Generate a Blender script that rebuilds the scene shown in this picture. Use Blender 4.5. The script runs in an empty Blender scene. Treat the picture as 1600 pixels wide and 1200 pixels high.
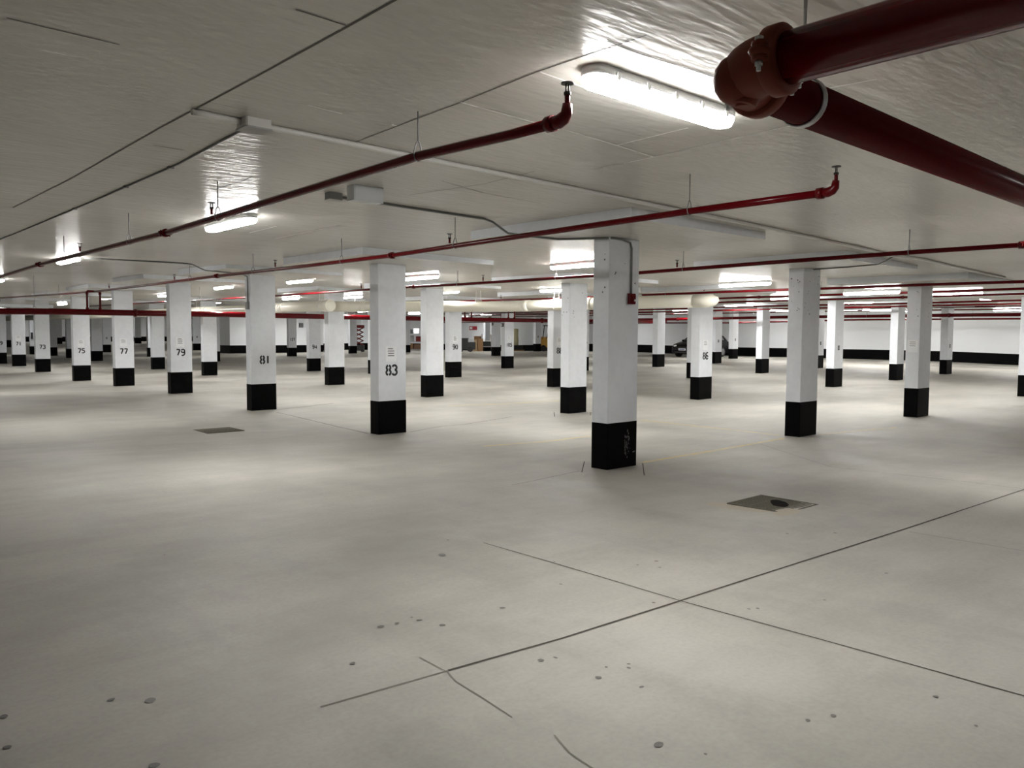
# Underground parking garage, built as a place: X runs along the drive aisle, Y along the column rows, metres.
DATA = {"FA": [[8.416, 50.169, -0.147], [8.492, 45.902, -0.033], [13.706, 77.83, 0.323], [12.895, 64.477, 0.084], [8.356, 40.266, -0.172], [13.195, 60.763, -0.012], [18.804, 84.05, 0.534], [13.076, 55.338, 0.027], [8.042, 32.684, -0.2], [13.151, 50.106, -0.048], [18.433, 67.507, 0.039], [7.965, 27.381, -0.099], [25.19, 81.975, 0.605], [17.286, 53.465, 0.173], [13.09, 39.707, -0.123], [7.877, 22.157, -0.018], [25.335, 67.27, 0.255], [12.984, 33.133, -0.156], [17.931, 45.007, 0.009], [26.597, 65.444, 0.118], [7.736, 16.807, -0.083], [24.531, 48.677, 0.123], [17.79, 33.168, -0.1], [12.968, 22.812, -0.031], [30.864, 51.635, 0.13], [36.734, 59.456, 0.248], [18.093, 28.461, -0.037], [7.769, 11.814, -0.136], [35.42, 51.323, 0.249], [12.788, 17.326, -0.068], [18.115, 23.241, 0.053], [46.779, 54.325, 0.11], [34.008, 39.159, 0.24], [25.302, 28.296, -0.011], [42.495, 44.137, 0.361], [17.547, 17.346, 0.034], [12.948, 12.27, -0.143], [24.471, 22.721, 0.151], [7.774, 6.644, -0.073], [29.366, 22.534, 0.199], [24.629, 17.272, 0.023], [17.391, 11.975, -0.005], [34.309, 22.768, 0.264], [40.904, 25.988, 0.281], [29.09, 17.134, 0.124], [12.627, 6.691, -0.07], [34.268, 17.436, 0.195], [24.208, 11.768, 0.036], [28.991, 11.834, 0.079], [16.856, 6.462, 0.022], [34.023, 11.981, 0.147], [24.831, 6.686, 0.02], [2.0, 2.0, 0.0], [5.0, 0.0, 0.0], [0.0, 5.0, 0.0], [3.0, 8.0, -0.04], [9.0, 2.0, -0.02], [-3.0, 3.0, 0.0], [3.0, -4.0, 0.0]], "CA": [[8.356, 40.266, 3.039], [8.042, 32.684, 2.866], [7.965, 27.381, 2.932], [7.877, 22.157, 3.012], [7.736, 16.807, 2.919], [7.769, 11.814, 2.769], [12.788, 17.326, 2.796], [12.948, 12.27, 2.69], [7.774, 6.644, 2.814], [29.09, 17.134, 2.708], [12.627, 6.691, 2.735], [24.208, 11.768, 2.713], [28.991, 11.834, 2.673], [16.856, 6.462, 2.573], [34.023, 11.981, 2.792], [2.0, 2.0, 2.83], [5.0, 0.0, 2.83], [0.0, 5.0, 2.85], [-3.0, 3.0, 2.83], [3.0, -4.0, 2.83], [4.0, 10.0, 2.85], [25.19, 81.975, 3.355], [25.335, 67.27, 3.005], [24.531, 48.677, 2.873], [30.864, 51.635, 2.88], [34.008, 39.159, 2.99], [42.495, 44.137, 3.111], [25.302, 28.296, 2.739], [29.366, 22.534, 2.949], [40.904, 25.988, 3.031], [8.416, 50.169, 2.603], [13.706, 77.83, 3.073]], "CAM": {"loc": [0, 0, 1.6], "right": [0.742, -0.671, 0.005], "up": [0.037, 0.049, 0.998], "back": [-0.67, -0.74, 0.061], "f": 1250}, "COLS": [["69", 8.416, 50.169, -0.099, 0.603, "white concrete column at the left end of the numbered row, stenciled 69", "69", 0],
["71", 8.492, 45.902, -0.088, 0.584, "white concrete column stenciled 71, next left of the one stenciled 73", "71", 1],
["f14", 13.706, 77.83, 0.339, 0.606, "distant narrow white column showing in the gap between columns 69 and 71", "", 0],
["f50", 12.895, 64.477, 0.037, 0.58, "distant white column half hidden behind the left edge of column 73", "", 0],
["73", 8.356, 40.266, -0.157, 0.582, "white concrete column stenciled 73 with black painted base", "73", 0],
["f85", 13.195, 60.763, 0.02, 0.58, "distant column peeking out just right of column 73", "", 0],
["f91", 18.804, 84.05, 0.51, 0.606, "farthest small white column in the gap between columns 73 and 75", "", 0],
["f107", 13.076, 55.338, 0.017, 0.58, "distant column mostly hidden behind the left edge of column 75", "", 0],
["75", 8.042, 32.684, -0.191, 0.582, "white concrete column stenciled 75 with notice sheet above the number", "75", 1],
["f150", 13.151, 50.106, -0.032, 0.58, "plain column standing directly behind the right edge of column 75", "", 0],
["f166", 18.433, 67.507, 0.07, 0.606, "small distant column in the gap just left of column 77", "", 0],
["77", 7.965, 27.381, -0.109, 0.584, "white concrete column stenciled 77 with notice sheet above the number", "77", 1],
["f215", 25.19, 81.975, 0.568, 0.572, "tiny far white column in the gap just right of column 77", "", 0],
["f232", 17.286, 53.465, 0.076, 0.58, "distant grey column tucked behind the left edge of the plain column between 77 and 79", "", 0],
["247", 13.09, 39.707, -0.137, 0.581, "plain white unnumbered column standing between columns 77 and 79", "", 0],
["79", 7.877, 22.157, -0.04, 0.586, "white concrete column stenciled 79 with notice sheet above the number", "79", 1],
["f307", 25.335, 67.27, 0.164, 0.574, "small distant white column showing just right of column 79", "", 0],
["327", 12.984, 33.133, -0.158, 0.581, "grey shaded unnumbered column standing between columns 79 and 81", "", 0],
["f342", 17.931, 45.007, -0.006, 0.58, "distant white column behind the right edge of the grey shaded column left of 81", "", 0],
["f348", 26.597, 65.444, 0.163, 0.58, "farther slim column beside the grey column left of 81, next to the dark wall base", "", 0],
["81", 7.736, 16.807, -0.093, 0.587, "white concrete column stenciled 81 with no sheet, grey conduit down its left side", "81", 0],
["127", 24.531, 48.677, 0.107, 0.574, "distant column stenciled 127 in front of the white core wall", "127", 0],
["94", 17.79, 33.168, -0.108, 0.59, "grey shaded column stenciled 94, left of the cream pipe end cap", "94", 0],
["522", 12.968, 22.812, -0.036, 0.579, "plain white column directly under the round cream pipe end cap", "", 0],
["f551", 30.864, 51.635, 0.155, 0.573, "small distant white column between the end-capped pipe column and column 83, beside the red lift", "", 0],
["f570", 36.734, 59.456, 0.229, 0.606, "tiny far column with black base just left of column 83", "", 0],
["577", 18.093, 28.461, -0.049, 0.58, "column almost wholly hidden behind the left edge of column 83", "", 0],
["83", 7.769, 11.814, -0.139, 0.586, "large white column stenciled 83 with notice sheet showing four dark lines", "83", 1],
["f638", 35.42, 51.323, 0.204, 0.58, "distant column peeking out on the right of column 83, beside the storage pile", "", 0],
["675", 12.788, 17.326, -0.072, 0.587, "plain white unnumbered column between columns 83 and 90", "", 0],
["90", 18.115, 23.241, 0.027, 0.579, "white concrete column stenciled 90 under the cream pipe", "90", 1],
["f766", 46.1, 54.325, 0.114, 0.58, "far slim column behind the left edge of the column left of 105", "", 0],
["f775", 34.008, 39.159, 0.232, 0.583, "distant white column in the gap between columns 90 and 105", "", 0],
["105", 25.302, 28.296, 0.007, 0.586, "grey column stenciled 105 with notice sheet, left of column 88", "105", 1],
["f840", 42.495, 44.137, 0.341, 0.584, "distant white column beside the yellow forklift", "", 0],
["865", 17.547, 17.346, 0.007, 0.58, "white column stenciled 88, half covered by the plain column behind the red alarm", "88", 1],
["895", 12.948, 12.27, -0.129, 0.584, "plain white column just left of the nearest column with the red alarm box", "", 0],
["107", 24.471, 22.721, 0.117, 0.58, "column stenciled 107 in the narrow gap left of the nearest column", "107", 1],
["A", 7.774, 6.644, -0.081, 0.589, "nearest white concrete column with red alarm box and scuffed black base", "", 0],
["1028", 29.366, 22.534, 0.173, 0.588, "plain column standing just left of the parked black car", "", 0],
["1073", 24.629, 17.272, 0.044, 0.58, "column hidden behind the left edge of column 86, in front of the car", "", 0],
["86", 17.391, 11.975, -0.029, 0.583, "white concrete column stenciled 86 in front of the parked black car", "86", 1],
["1120", 34.309, 22.768, 0.229, 0.58, "grey column just right of column 86 at the tail of the black car", "", 0],
["1145", 40.904, 25.988, 0.269, 0.585, "distant slim column right of the black car, near the long white wall", "", 0],
["1190", 29.09, 17.134, 0.109, 0.583, "plain white column halfway between column 86 and the pitted thick column", "", 0],
["1250", 12.627, 6.691, -0.072, 0.586, "thick pitted white column without sheet, beyond the rusty floor drain", "", 0],
["1287", 34.268, 17.436, 0.176, 0.58, "column half hidden behind the right edge of the thick pitted column", "", 0],
["1300", 24.208, 11.768, 0.029, 0.58, "plain column with a small dark sign, right of the thick pitted column", "", 0],
["1400", 28.991, 11.834, 0.073, 0.578, "grey column half hidden just left of the column with the side notice", "", 0],
["1430", 16.856, 6.462, -0.002, 0.582, "white column with a notice sheet on its left face, before the long white wall", "", 0],
["1477", 34.023, 11.981, 0.131, 0.578, "farther column right of the column with the side notice, against the white wall", "", 0],
["1590", 24.831, 6.686, 0.013, 0.58, "white column cut off by the right edge of the view", "", 0]], "FX": [["L1", 3.603, 2.755, 2.932, 1, "largest lit strip light on the ceiling beside the big red pipe elbow"],
["L2", 3.891, 9.234, 2.93, 0, "lit strip light under the nearest thin red pipe, in front of the white junction box"],
["L3", 3.899, 16.548, 2.985, 0, "lit strip light crossed by the nearest thin red pipe at the far left"],
["L4", 4.308, 25.759, 3.051, 0, "lit strip light cut off by the left edge, below the thin red pipe"],
["L5", 9.433, 41.304, 3.04, 0, "tiny lit strip light above the red main between columns 71 and 75"],
["L6", 9.86, 23.963, 3.046, 0, "lit strip light between columns 79 and 81"],
["L7", 10.215, 30.079, 3.014, 0, "small lit strip light just left of column 79"],
["L8", 9.676, 18.737, 2.984, 0, "lit strip light above the cream pipe between columns 81 and 83"],
["L9", 10.334, 14.439, 2.898, 0, "lit strip light touching the right side of column 83"],
["L10", 10.163, 9.575, 2.859, 0, "lit strip light touching the left side of the nearest column with red alarm"],
["L11", 15.415, 9.554, 2.777, 0, "lit strip light with bright glow on the ceiling left of the thick pitted column"],
["L12", 15.251, 15.096, 2.855, 0, "small lit strip light left of the plain column beside the nearest column"],
["L13", 14.679, 19.218, 2.923, 0, "lit strip light beside the top of the plain column between 83 and 90"],
["L14", 14.432, 28.677, 3.007, 0, "small lit strip light just right of column 81 above the cream pipe"],
["L15", 14.234, 23.851, 3.004, 0, "lit strip light partly behind the red pipe just right of the cream pipe cap"],
["L15b", 25.815, 41.866, 3.006, 0, "small lit strip light under the cream pipe just left of column 83"],
["L16", 17.913, 7.914, 2.737, 0, "long lit strip light just right of the thick pitted column"],
["L17", 22.41, 12.343, 2.797, 0, "lit strip light disappearing behind the left of the thick pitted column"],
["L18", 26.682, 12.332, 2.808, 0, "lit strip light left of the side-notice column, under the long one"],
["L19", 39.509, 18.722, 2.986, 0, "small round-ended lit strip light beside the plain column with small dark sign"],
["L20", 37.302, 15.892, 2.891, 0, "dim thin lit strip light low between the pipes left of the column with side notice"],
["L22", 21.944, 7.566, 2.757, 0, "lit strip light immediately right of the column with side notice"],
["L23", 26.466, 7.817, 2.797, 0, "lit strip light near the right edge, below the one beside the side notice"],
["L24", 40.07, 11.59, 2.877, 0, "small lit strip light low among the red pipes at the right edge"],
["L26", 27.263, 17.113, 2.851, 0, "lit strip light just beyond the closed right end of the cream pipe"],
["L27", 42.968, 26.5, 3.117, 0, "small reddish lit strip light below the one beyond the cream pipe end"],
["L28", 37.606, 27.261, 3.079, 0, "small lit strip light under the cream pipe just left of column 86"]], "PI": {"P1": [[2.9, 17.057, 2.603], [2.9, 13.975, 2.634], [2.88, 8.438, 2.611], [2.86, 4.017, 2.672], [2.86, 3.171, 2.649], [2.84, 2.786, 2.642]], "P2": [[6.15, 36.308, 2.923], [6.17, 26.764, 2.747], [6.15, 23.352, 2.698], [6.0, 18.363, 2.664], [5.85, 14.498, 2.642], [5.75, 10.89, 2.605], [5.7, 8.578, 2.592], [5.65, 7.219, 2.603], [5.55, 3.968, 2.624], [5.5, 2.736, 2.618]], "P3": [[10.2, 21.12, 2.655], [10.15, 19.238, 2.651], [10.1, 16.082, 2.637], [10.08, 14.598, 2.628], [10.05, 12.652, 2.606], [10.03, 10.089, 2.596], [10.0, 8.06, 2.587], [9.98, 5.827, 2.602], [9.95, 3.815, 2.605], [9.95, 2.761, 2.6]], "P4": [[16.0, 21.154, 2.669], [16.05, 17.758, 2.646], [16.1, 15.757, 2.626], [16.15, 13.027, 2.628], [16.2, 9.442, 2.618], [16.2, 8.208, 2.605], [16.2, 6.19, 2.601], [16.2, 4.47, 2.584]], "P5": [[19.1, 19.823, 2.633], [19.0, 12.158, 2.627], [18.95, 9.597, 2.619], [18.9, 6.986, 2.602], [18.9, 5.21, 2.604]], "P6": [[21.2, 18.477, 2.64], [21.2, 13.674, 2.624], [21.2, 10.732, 2.617], [21.2, 8.448, 2.611], [21.2, 5.839, 2.608]], "P7": [[25.0, 18.88, 2.611], [25.0, 14.557, 2.635], [25.0, 9.955, 2.606], [25.0, 8.067, 2.613], [25.0, 6.879, 2.615]], "P8": [[27.6, 20.841, 2.609], [27.6, 13.093, 2.623], [27.6, 10.186, 2.618], [27.6, 7.59, 2.615]], "P9": [[33.0, 25.319, 2.781], [33.0, 19.115, 2.819], [33.0, 16.637, 2.811], [33.0, 13.757, 2.764], [33.0, 9.072, 2.734]], "P10": [[37.5, 28.769, 2.831], [37.5, 21.717, 2.822], [37.5, 17.784, 2.816], [37.5, 13.832, 2.786], [37.5, 10.488, 2.762]], "M1": [[31.4, 25.265, 2.395], [31.4, 22.955, 2.386], [31.4, 17.818, 2.413], [31.4, 13.988, 2.402], [31.4, 10.114, 2.395], [31.4, 8.621, 2.384]], "M4": [[43.0, 34.594, 2.451], [43.0, 27.164, 2.405], [43.0, 19.67, 2.515], [43.0, 13.843, 2.493], [43.0, 11.798, 2.48]], "M3": [[3.581, 23.6, 2.117], [5.429, 23.6, 2.148], [7.694, 23.6, 2.152], [9.717, 23.6, 2.164], [12.9, 23.6, 2.163], [14.841, 23.6, 2.164], [16.902, 23.6, 2.167], [21.336, 23.6, 2.183], [25.831, 23.6, 2.201], [31.267, 23.6, 2.268]]}, "HANG": {"P1": [4.017, 7.075, 9.605, 12.488], "P2": [3.968, 7.219, 9.858, 12.87, 15.98, 27.37], "P3": [3.961, 7.234, 9.946, 12.756], "P4": [8.208, 12.204], "P5": [8.734]}, "HEAD": {"P1": [7.22, 11.67], "P2": [7.325, 12.001, 16.929, 22.043], "P3": [7.35, 11.955, 16.502], "P4": [11.105, 18.248], "P5": [10.326], "P7": [], "P8": []}, "COUP": {"P1": [8.438, 13.975], "P2": [8.578, 14.498], "P3": [2.779, 14.333], "P4": [15.984], "P5": [11.329], "P6": [8.558]}, "CSEAM": [["d", 0.012, [[1.851, 2.721], [1.857, 3.143], [1.862, 4.06], [1.858, 5.498], [1.888, 7.86], [1.853, 10.081], [1.71, 10.104]]],
["d", 0.008, [[1.605, 3.116], [1.846, 3.124]]],
["d", 0.008, [[2.985, 4.933], [2.947, 4.229], [2.921, 3.68], [2.868, 2.99], [2.877, 2.303]]],
["d", 0.01, [[2.802, 2.47], [3.041, 2.471], [3.58, 2.425]]],
["w", 0.012, [[2.921, 3.68], [3.556, 3.703]]],
["w", 0.011, [[3.814, 3.694], [4.37, 3.739], [4.839, 3.784]]],
["w", 0.01, [[2.887, 2.986], [3.325, 3.01]]],
["w", 0.009, [[4.356, 3.727], [4.325, 3.114]]],
["w", 0.009, [[4.847, 4.378], [4.833, 3.674], [4.775, 3.048], [4.752, 2.62]]],
["w", 0.008, [[2.304, 4.344], [2.551, 4.369]]],
["w", 0.008, [[4.175, 2.202], [4.225, 1.872]]],
["w", 0.01, [[2.909, 4.372], [2.95, 4.375]]],
["w", 0.01, [[4.554, 10.187], [4.531, 9.36]]],
["w", 0.01, [[5.067, 10.51], [5.049, 8.819]]],
["d", 0.008, [[4.256, 5.628], [4.885, 5.815], [5.655, 5.834]]],
["d", 0.008, [[4.455, 6.394], [4.605, 5.482], [4.552, 4.773]]],
["d", 0.01, [[1.991, 6.03], [2.2, 6.048]]],
["d", 0.008, [[0.743, 4.047], [1.196, 4.055]]],
["d", 0.012, [[2.998, 7.532], [3.018, 6.866], [2.981, 6.589]]],
["d", 0.01, [[2.977, 7.113], [3.272, 7.168]]]], "FSEAM": [["j", 0.016, [[9.761, 2.608], [6.785, 2.724], [3.948, 2.835], [2.987, 2.886], [2.278, 2.961]]],
["j2", 0.012, [[2.278, 2.961], [1.815, 3.008], [1.638, 3.027]]],
["k", 0.01, [[3.968, 4.71], [3.948, 2.835], [4.008, 1.747], [4.046, 0.947]]],
["j2", 0.008, [[11.243, 6.71], [9.752, 4.729], [9.83, 2.596]]],
["j2", 0.008, [[6.865, 2.653], [6.879, 1.777]]],
["k", 0.02, [[8.112, 11.661], [9.092, 12.021], [9.624, 12.01], [11.309, 12.493]]],
["k", 0.02, [[7.734, 16.083], [7.587, 13.918], [7.447, 11.965]]],
["k", 0.03, [[7.988, 16.578], [8.674, 16.799], [9.726, 17.203]]],
["y", 0.09, [[8.258, 6.608], [9.868, 6.609], [12.005, 6.654]]],
["y", 0.09, [[12.759, 10.227], [12.473, 8.364], [12.337, 6.91]]],
["y", 0.09, [[7.832, 9.304], [8.89, 9.056], [9.996, 9.074]]],
["y", 0.09, [[12.894, 6.493], [13.831, 6.265], [14.704, 5.968]]],
["y", 0.09, [[11.602, 15.087], [14.274, 14.321], [14.556, 14.258]]],
["k", 0.008, [[5.895, 6.506], [7.171, 6.683]]],
["k", 0.012, [[7.788, 7.167], [7.125, 6.598]]],
["k", 0.012, [[8.241, 6.552], [7.521, 5.953]]],
["k", 0.015, [[12.643, 12.571], [12.001, 11.912]]],
["k", 0.015, [[13.237, 12.004], [12.745, 11.566]]],
["c", 0.007, [[2.268, 3.182], [2.264, 2.943], [2.231, 2.842], [2.218, 2.66], [2.193, 2.412]]],
["c", 0.007, [[2.219, 2.189], [2.165, 2.052], [2.148, 1.905]]]], "STAIN": [[0.988, 3.69, 0.019], [1.113, 3.571, 0.025], [0.609, 3.821, 0.019], [0.571, 3.523, 0.017], [0.952, 3.012, 0.019], [2.356, 3.666, 0.021], [2.45, 3.649, 0.014], [2.564, 3.67, 0.011], [2.572, 3.608, 0.018], [2.621, 3.459, 0.021], [3.056, 3.451, 0.019], [1.978, 3.334, 0.019], [3.504, 4.625, 0.042], [2.694, 2.754, 0.016], [2.77, 2.728, 0.013], [2.757, 2.433, 0.016], [2.947, 2.409, 0.012], [2.982, 2.438, 0.011], [2.872, 2.486, 0.009], [2.827, 2.235, 0.015], [4.128, 2.479, 0.013], [4.178, 2.451, 0.011], [4.429, 3.356, 0.013], [4.542, 3.476, 0.014], [4.363, 3.5, 0.011], [3.638, 3.543, 0.012], [3.797, 2.92, 0.012], [3.098, 1.574, 0.012], [3.217, 1.522, 0.016], [3.735, 1.304, 0.014], [2.473, 1.863, 0.023], [2.548, 1.701, 0.009], [6.046, 3.295, 0.016], [3.983, 3.944, 0.009], [6.362, 3.041, 0.016], [3.573, 1.088, 0.011], [1.983, 5.962, 0.009], [3.813, 4.958, 0.013], [5.484, 2.256, 0.013], [4.62, 2.263, 0.012]], "BIGSTAIN": [[7.098, 3.936, 0.17]], "DR": [[7.1, 4.03, 0.63], [5.6, 13.92, 0.66]], "CON": {"long": [[1.842, 4.897, 2.94], [2.237, 4.915, 2.939], [3.818, 4.967, 2.934], [6.863, 5.042, 2.914], [12.18, 5.077, 2.822], [12.896, 4.942, 2.805], [16.834, 4.961, 2.731]], "dark": [[2.25, 4.944, 2.939], [2.343, 6.515, 2.941], [2.355, 8.858, 2.94], [2.328, 13.6, 2.942], [2.453, 17.949, 3.013]], "alarm": [[3.95, 6.955, 2.933], [4.566, 6.949, 2.929], [5.878, 6.996, 2.918], [6.227, 7.086, 2.815], [6.739, 7.116, 2.81], [7.153, 7.11, 2.806]], "left": [[4.103, 16.305, 2.98], [5.751, 15.928, 2.969], [6.2, 16.131, 2.87], [6.885, 16.357, 2.87]], "right": [[12.191, 5.062, 2.822], [12.089, 5.129, 2.744], [12.417, 5.41, 2.717], [12.708, 6.372, 2.711]], "jbox": [2.231, 4.9, 2.939], "box": [3.868, 6.181, 2.934], "sbox": [3.885, 6.828, 2.933]}, "ARC": [-7.595, 15.238, 14.942]}
import bpy, math, random
import numpy as np
from mathutils import Vector, Matrix
random.seed(7)
C = bpy.context.scene.collection
PT = 0.10          # drop panel thickness
FA = np.array(DATA['FA']); CA = np.array(DATA['CA'])
def fz(x, y):      # the slab is laid to falls: floor height
    d2 = (FA[:,0]-x)**2 + (FA[:,1]-y)**2; s = 1.6 + .035*math.hypot(x, y)
    w = np.exp(-d2/(2*s*s)) + 1e-9/(1+d2); return float((w*FA[:,2]).sum()/w.sum())
def cz(x, y):      # drop panel soffit height
    d2 = (CA[:,0]-x)**2 + (CA[:,1]-y)**2; s = 2.2 + .07*math.hypot(x, y)
    w = np.exp(-d2/(2*s*s)) + 1e-9/(1+d2); return float((w*CA[:,2]).sum()/w.sum())
def sz(x, y): return cz(x, y) + PT   # slab soffit
RX0, RX1, RY0, RY1 = -6.0, 46.9, -8.0, 104.0

# ---------------------------------------------------------------- materials
def mat(name, col, rough=.5, metal=0., spec=.5, coat=0.):
    m = bpy.data.materials.new(name); m.use_nodes = True
    b = m.node_tree.nodes['Principled BSDF']
    b.inputs['Base Color'].default_value = (*col, 1); b.inputs['Roughness'].default_value = rough
    b.inputs['Metallic'].default_value = metal; b.inputs['Specular IOR Level'].default_value = spec
    b.inputs['Coat Weight'].default_value = coat
    return m
class NT:
    def __init__(s, m): s.t = m.node_tree; s.b = s.t.nodes['Principled BSDF']
    def n(s, typ, **kw):
        nd = s.t.nodes.new(typ)
        for k, v in kw.items():
            if k.startswith('i_'):
                key = k[2:]; nd.inputs[int(key) if key.isdigit() else key.replace('_', ' ')].default_value = v
            else: setattr(nd, k, v)
        return nd
    def l(s, a, b): s.t.links.new(a, b)
    def noise(s, vec, scale, detail=4, rough=.55):
        nd = s.n('ShaderNodeTexNoise'); nd.inputs['Scale'].default_value = scale
        nd.inputs['Detail'].default_value = detail; nd.inputs['Roughness'].default_value = rough
        if vec is not None: s.l(vec, nd.inputs['Vector'])
        return nd.outputs['Fac']
    def ramp(s, fac, stops):
        r = s.n('ShaderNodeValToRGB'); e = r.color_ramp.elements
        while len(e) < len(stops): e.new(.5)
        for el, (p, c) in zip(e, stops):
            el.position = p; el.color = (c, c, c, 1) if isinstance(c, (int, float)) else (*c, 1)
        s.l(fac, r.inputs['Fac']); return r.outputs['Color']
    def mix(s, fac, a, b, mode='MIX'):
        m = s.n('ShaderNodeMix', data_type='RGBA', blend_type=mode)
        for sock, v in ((m.inputs[0], fac), (m.inputs[6], a), (m.inputs[7], b)):
            if isinstance(v, (int, float)): sock.default_value = v
            elif isinstance(v, tuple): sock.default_value = (*v, 1)
            else: s.l(v, sock)
        return m.outputs[2]
    def math(s, op, a, b=None):
        m = s.n('ShaderNodeMath', operation=op)
        for i, v in enumerate((a, b)):
            if v is None: continue
            if isinstance(v, (int, float)): m.inputs[i].default_value = v
            else: s.l(v, m.inputs[i])
        return m.outputs[0]
    def coords(s, scale=(1,1,1)):
        g = s.n('ShaderNodeNewGeometry'); mp = s.n('ShaderNodeMapping'); mp.inputs['Scale'].default_value = scale
        s.l(g.outputs['Position'], mp.inputs['Vector']); return mp.outputs['Vector']
    def bump(s, h, strength, dist):
        b = s.n('ShaderNodeBump'); b.inputs['Strength'].default_value = strength; b.inputs['Distance'].default_value = dist
        s.l(h, b.inputs['Height']); s.l(b.outputs['Normal'], s.b.inputs['Normal'])

# concrete floor: trowelled slab with cloudy mottling, tyre polished arcs and fine grain
def concrete(name, tint=(1,1,1)):
    m = mat(name, (.45,.42,.36), .62, spec=.35); t = NT(m)
    v = t.coords()
    big = t.noise(v, .35, 5, .6); med = t.noise(t.coords((1, .45, 1)), 1.6, 6, .65); fine = t.noise(v, 38, 3, .6)
    c = t.ramp(big, [(.28, (.33,.314,.278)), (.5, (.405,.388,.346)), (.72, (.475,.456,.41))])
    c = t.mix(.75, c, t.ramp(med, [(.25, .60), (.5, .90), (.75, 1.0)]), 'MULTIPLY')
    c = t.mix(.5, c, t.ramp(t.noise(t.coords((.5, 1.6, 1)), .8, 5, .7), [(.3, .70), (.6, 1.0)]), 'MULTIPLY')
    c = t.mix(.30, c, t.ramp(fine, [(.3, .72), (.6, 1.0)]), 'MULTIPLY')
    # tyre arcs
    g = t.n('ShaderNodeNewGeometry'); sep = t.n('ShaderNodeSeparateXYZ'); t.l(g.outputs['Position'], sep.inputs[0])
    cx, cy, r0 = DATA['ARC']
    for dr, wd, amt in ((0, .40, .34), (-1.55, .36, .26), (-3.2, .7, .22), (1.5, .3, .10)):
        dx = t.math('SUBTRACT', sep.outputs[0], cx); dy = t.math('SUBTRACT', sep.outputs[1], cy)
        rr = t.math('SQRT', t.math('ADD', t.math('MULTIPLY', dx, dx), t.math('MULTIPLY', dy, dy)))
        dd = t.math('ABSOLUTE', t.math('SUBTRACT', rr, r0+dr))
        dd = t.math('ADD', dd, t.math('MULTIPLY', t.math('SUBTRACT', t.noise(v, 2.2, 4), .5), .5))
        k = t.math('MULTIPLY', t.math('SUBTRACT', 1, t.math('MINIMUM', t.math('DIVIDE', t.math('MAXIMUM', dd, 0), wd), 1)), amt)
        c = t.mix(k, c, (.25,.235,.21))
    c = t.mix(1, c, tint, 'MULTIPLY')
    t.l(c, t.b.inputs['Base Color'])
    t.l(t.ramp(med, [(.3, .50), (.7, .72)]), t.b.inputs['Roughness'])
    t.bump(fine, .12, .004)
    return m
M = {}
M['floor'] = concrete('trowelled_concrete')
M['joint'] = mat('saw_cut_joint', (.075,.068,.058), .9, spec=.1)
M['joint_soft'] = mat('worn_joint', (.20,.185,.16), .9, spec=.1)
M['stain'] = mat('oil_drip', (.115,.108,.10), .5, spec=.3)
M['crack'] = mat('hairline_crack', (.22,.205,.175), .9, spec=.1)
def yellow():
    m = concrete('worn_yellow_paint'); t = NT(m)
    src = t.b.inputs['Base Color'].links[0].from_socket
    f = t.ramp(t.noise(t.coords(), 5.5, 6, .75), [(.36, 0.12), (.6, .75)])
    t.l(t.mix(f, src, (.58,.43,.12)), t.b.inputs['Base Color']); return m
M['yellow'] = yellow()
def ceil_mat():
    m = mat('painted_slab', (.64,.62,.575), .3, spec=.32); t = NT(m)
    v = t.coords()
    big = t.noise(v, .5, 4, .5)
    t.l(t.ramp(big, [(.3, (.58,.56,.51)), (.7, (.67,.65,.605))]), t.b.inputs['Base Color'])
    w = t.noise(t.coords((.9, 3.2, 1)), 1.5, 2.2, .5)
    w2 = t.noise(t.coords((2.2, 8, 1)), 2.6, 1.5, .5)
    h = t.math('ADD', w, t.math('MULTIPLY', w2, .6))
    t.bump(h, .30, .034)
    t.l(t.ramp(t.noise(v, 1.1, 3), [(.0, .25), (1., .27)]), t.b.inputs['Roughness'])
    return m
M['ceiling'] = ceil_mat()
M['cseam'] = mat('dark_ceiling_joint', (.16,.15,.135), .8, spec=.1)  # dark tone of the slab joint lines
M['cridge'] = mat('paint_ridge', (.97,.96,.94), .35)
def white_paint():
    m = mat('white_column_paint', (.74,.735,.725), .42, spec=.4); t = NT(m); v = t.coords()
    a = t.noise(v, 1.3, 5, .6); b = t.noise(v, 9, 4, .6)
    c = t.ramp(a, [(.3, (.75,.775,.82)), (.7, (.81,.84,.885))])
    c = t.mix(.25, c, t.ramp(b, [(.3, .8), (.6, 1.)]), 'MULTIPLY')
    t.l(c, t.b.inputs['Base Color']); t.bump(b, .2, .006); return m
M['white'] = white_paint()
M['wall'] = mat('white_wall_paint', (.84,.865,.90), .5)
def black_paint():
    m = mat('black_base_paint', (.002,.002,.002), .5, spec=.05); t = NT(m); v = t.coords()
    t.l(t.ramp(t.noise(v, 3, 5, .65), [(.5, (.0015,.0015,.0016)), (.85, (.005,.005,.0055))]), t.b.inputs['Base Color'])
    t.bump(t.noise(v, 14, 3), .2, .004); return m
M['black'] = black_paint()
M['scuff'] = mat('scraped_paint', (.10,.10,.10), .8)
M['ink'] = mat('stencil_black', (.015,.015,.016), .6)
M['paper'] = mat('paper_sheet', (.86,.88,.90), .6)
M['print'] = mat('grey_print', (.14,.14,.145), .7)
M['printpale'] = mat('pale_print', (.38,.38,.39), .7)
M['red'] = mat('red_pipe_enamel', (.105,.0012,.0035), .22, spec=.2)
M['redfit'] = mat('red_fitting_enamel', (.095,.0015,.003), .3, spec=.2)
M['rust'] = mat('orange_primer_casting', (.175,.034,.019), .55, spec=.2)
M['zinc'] = mat('galvanized_steel', (.52,.53,.54), .35, .85)
M['rod'] = mat('threaded_rod_steel', (.25,.25,.25), .45, .6)
M['darksteel'] = mat('dark_steel', (.03,.028,.026), .45, .5)
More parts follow.
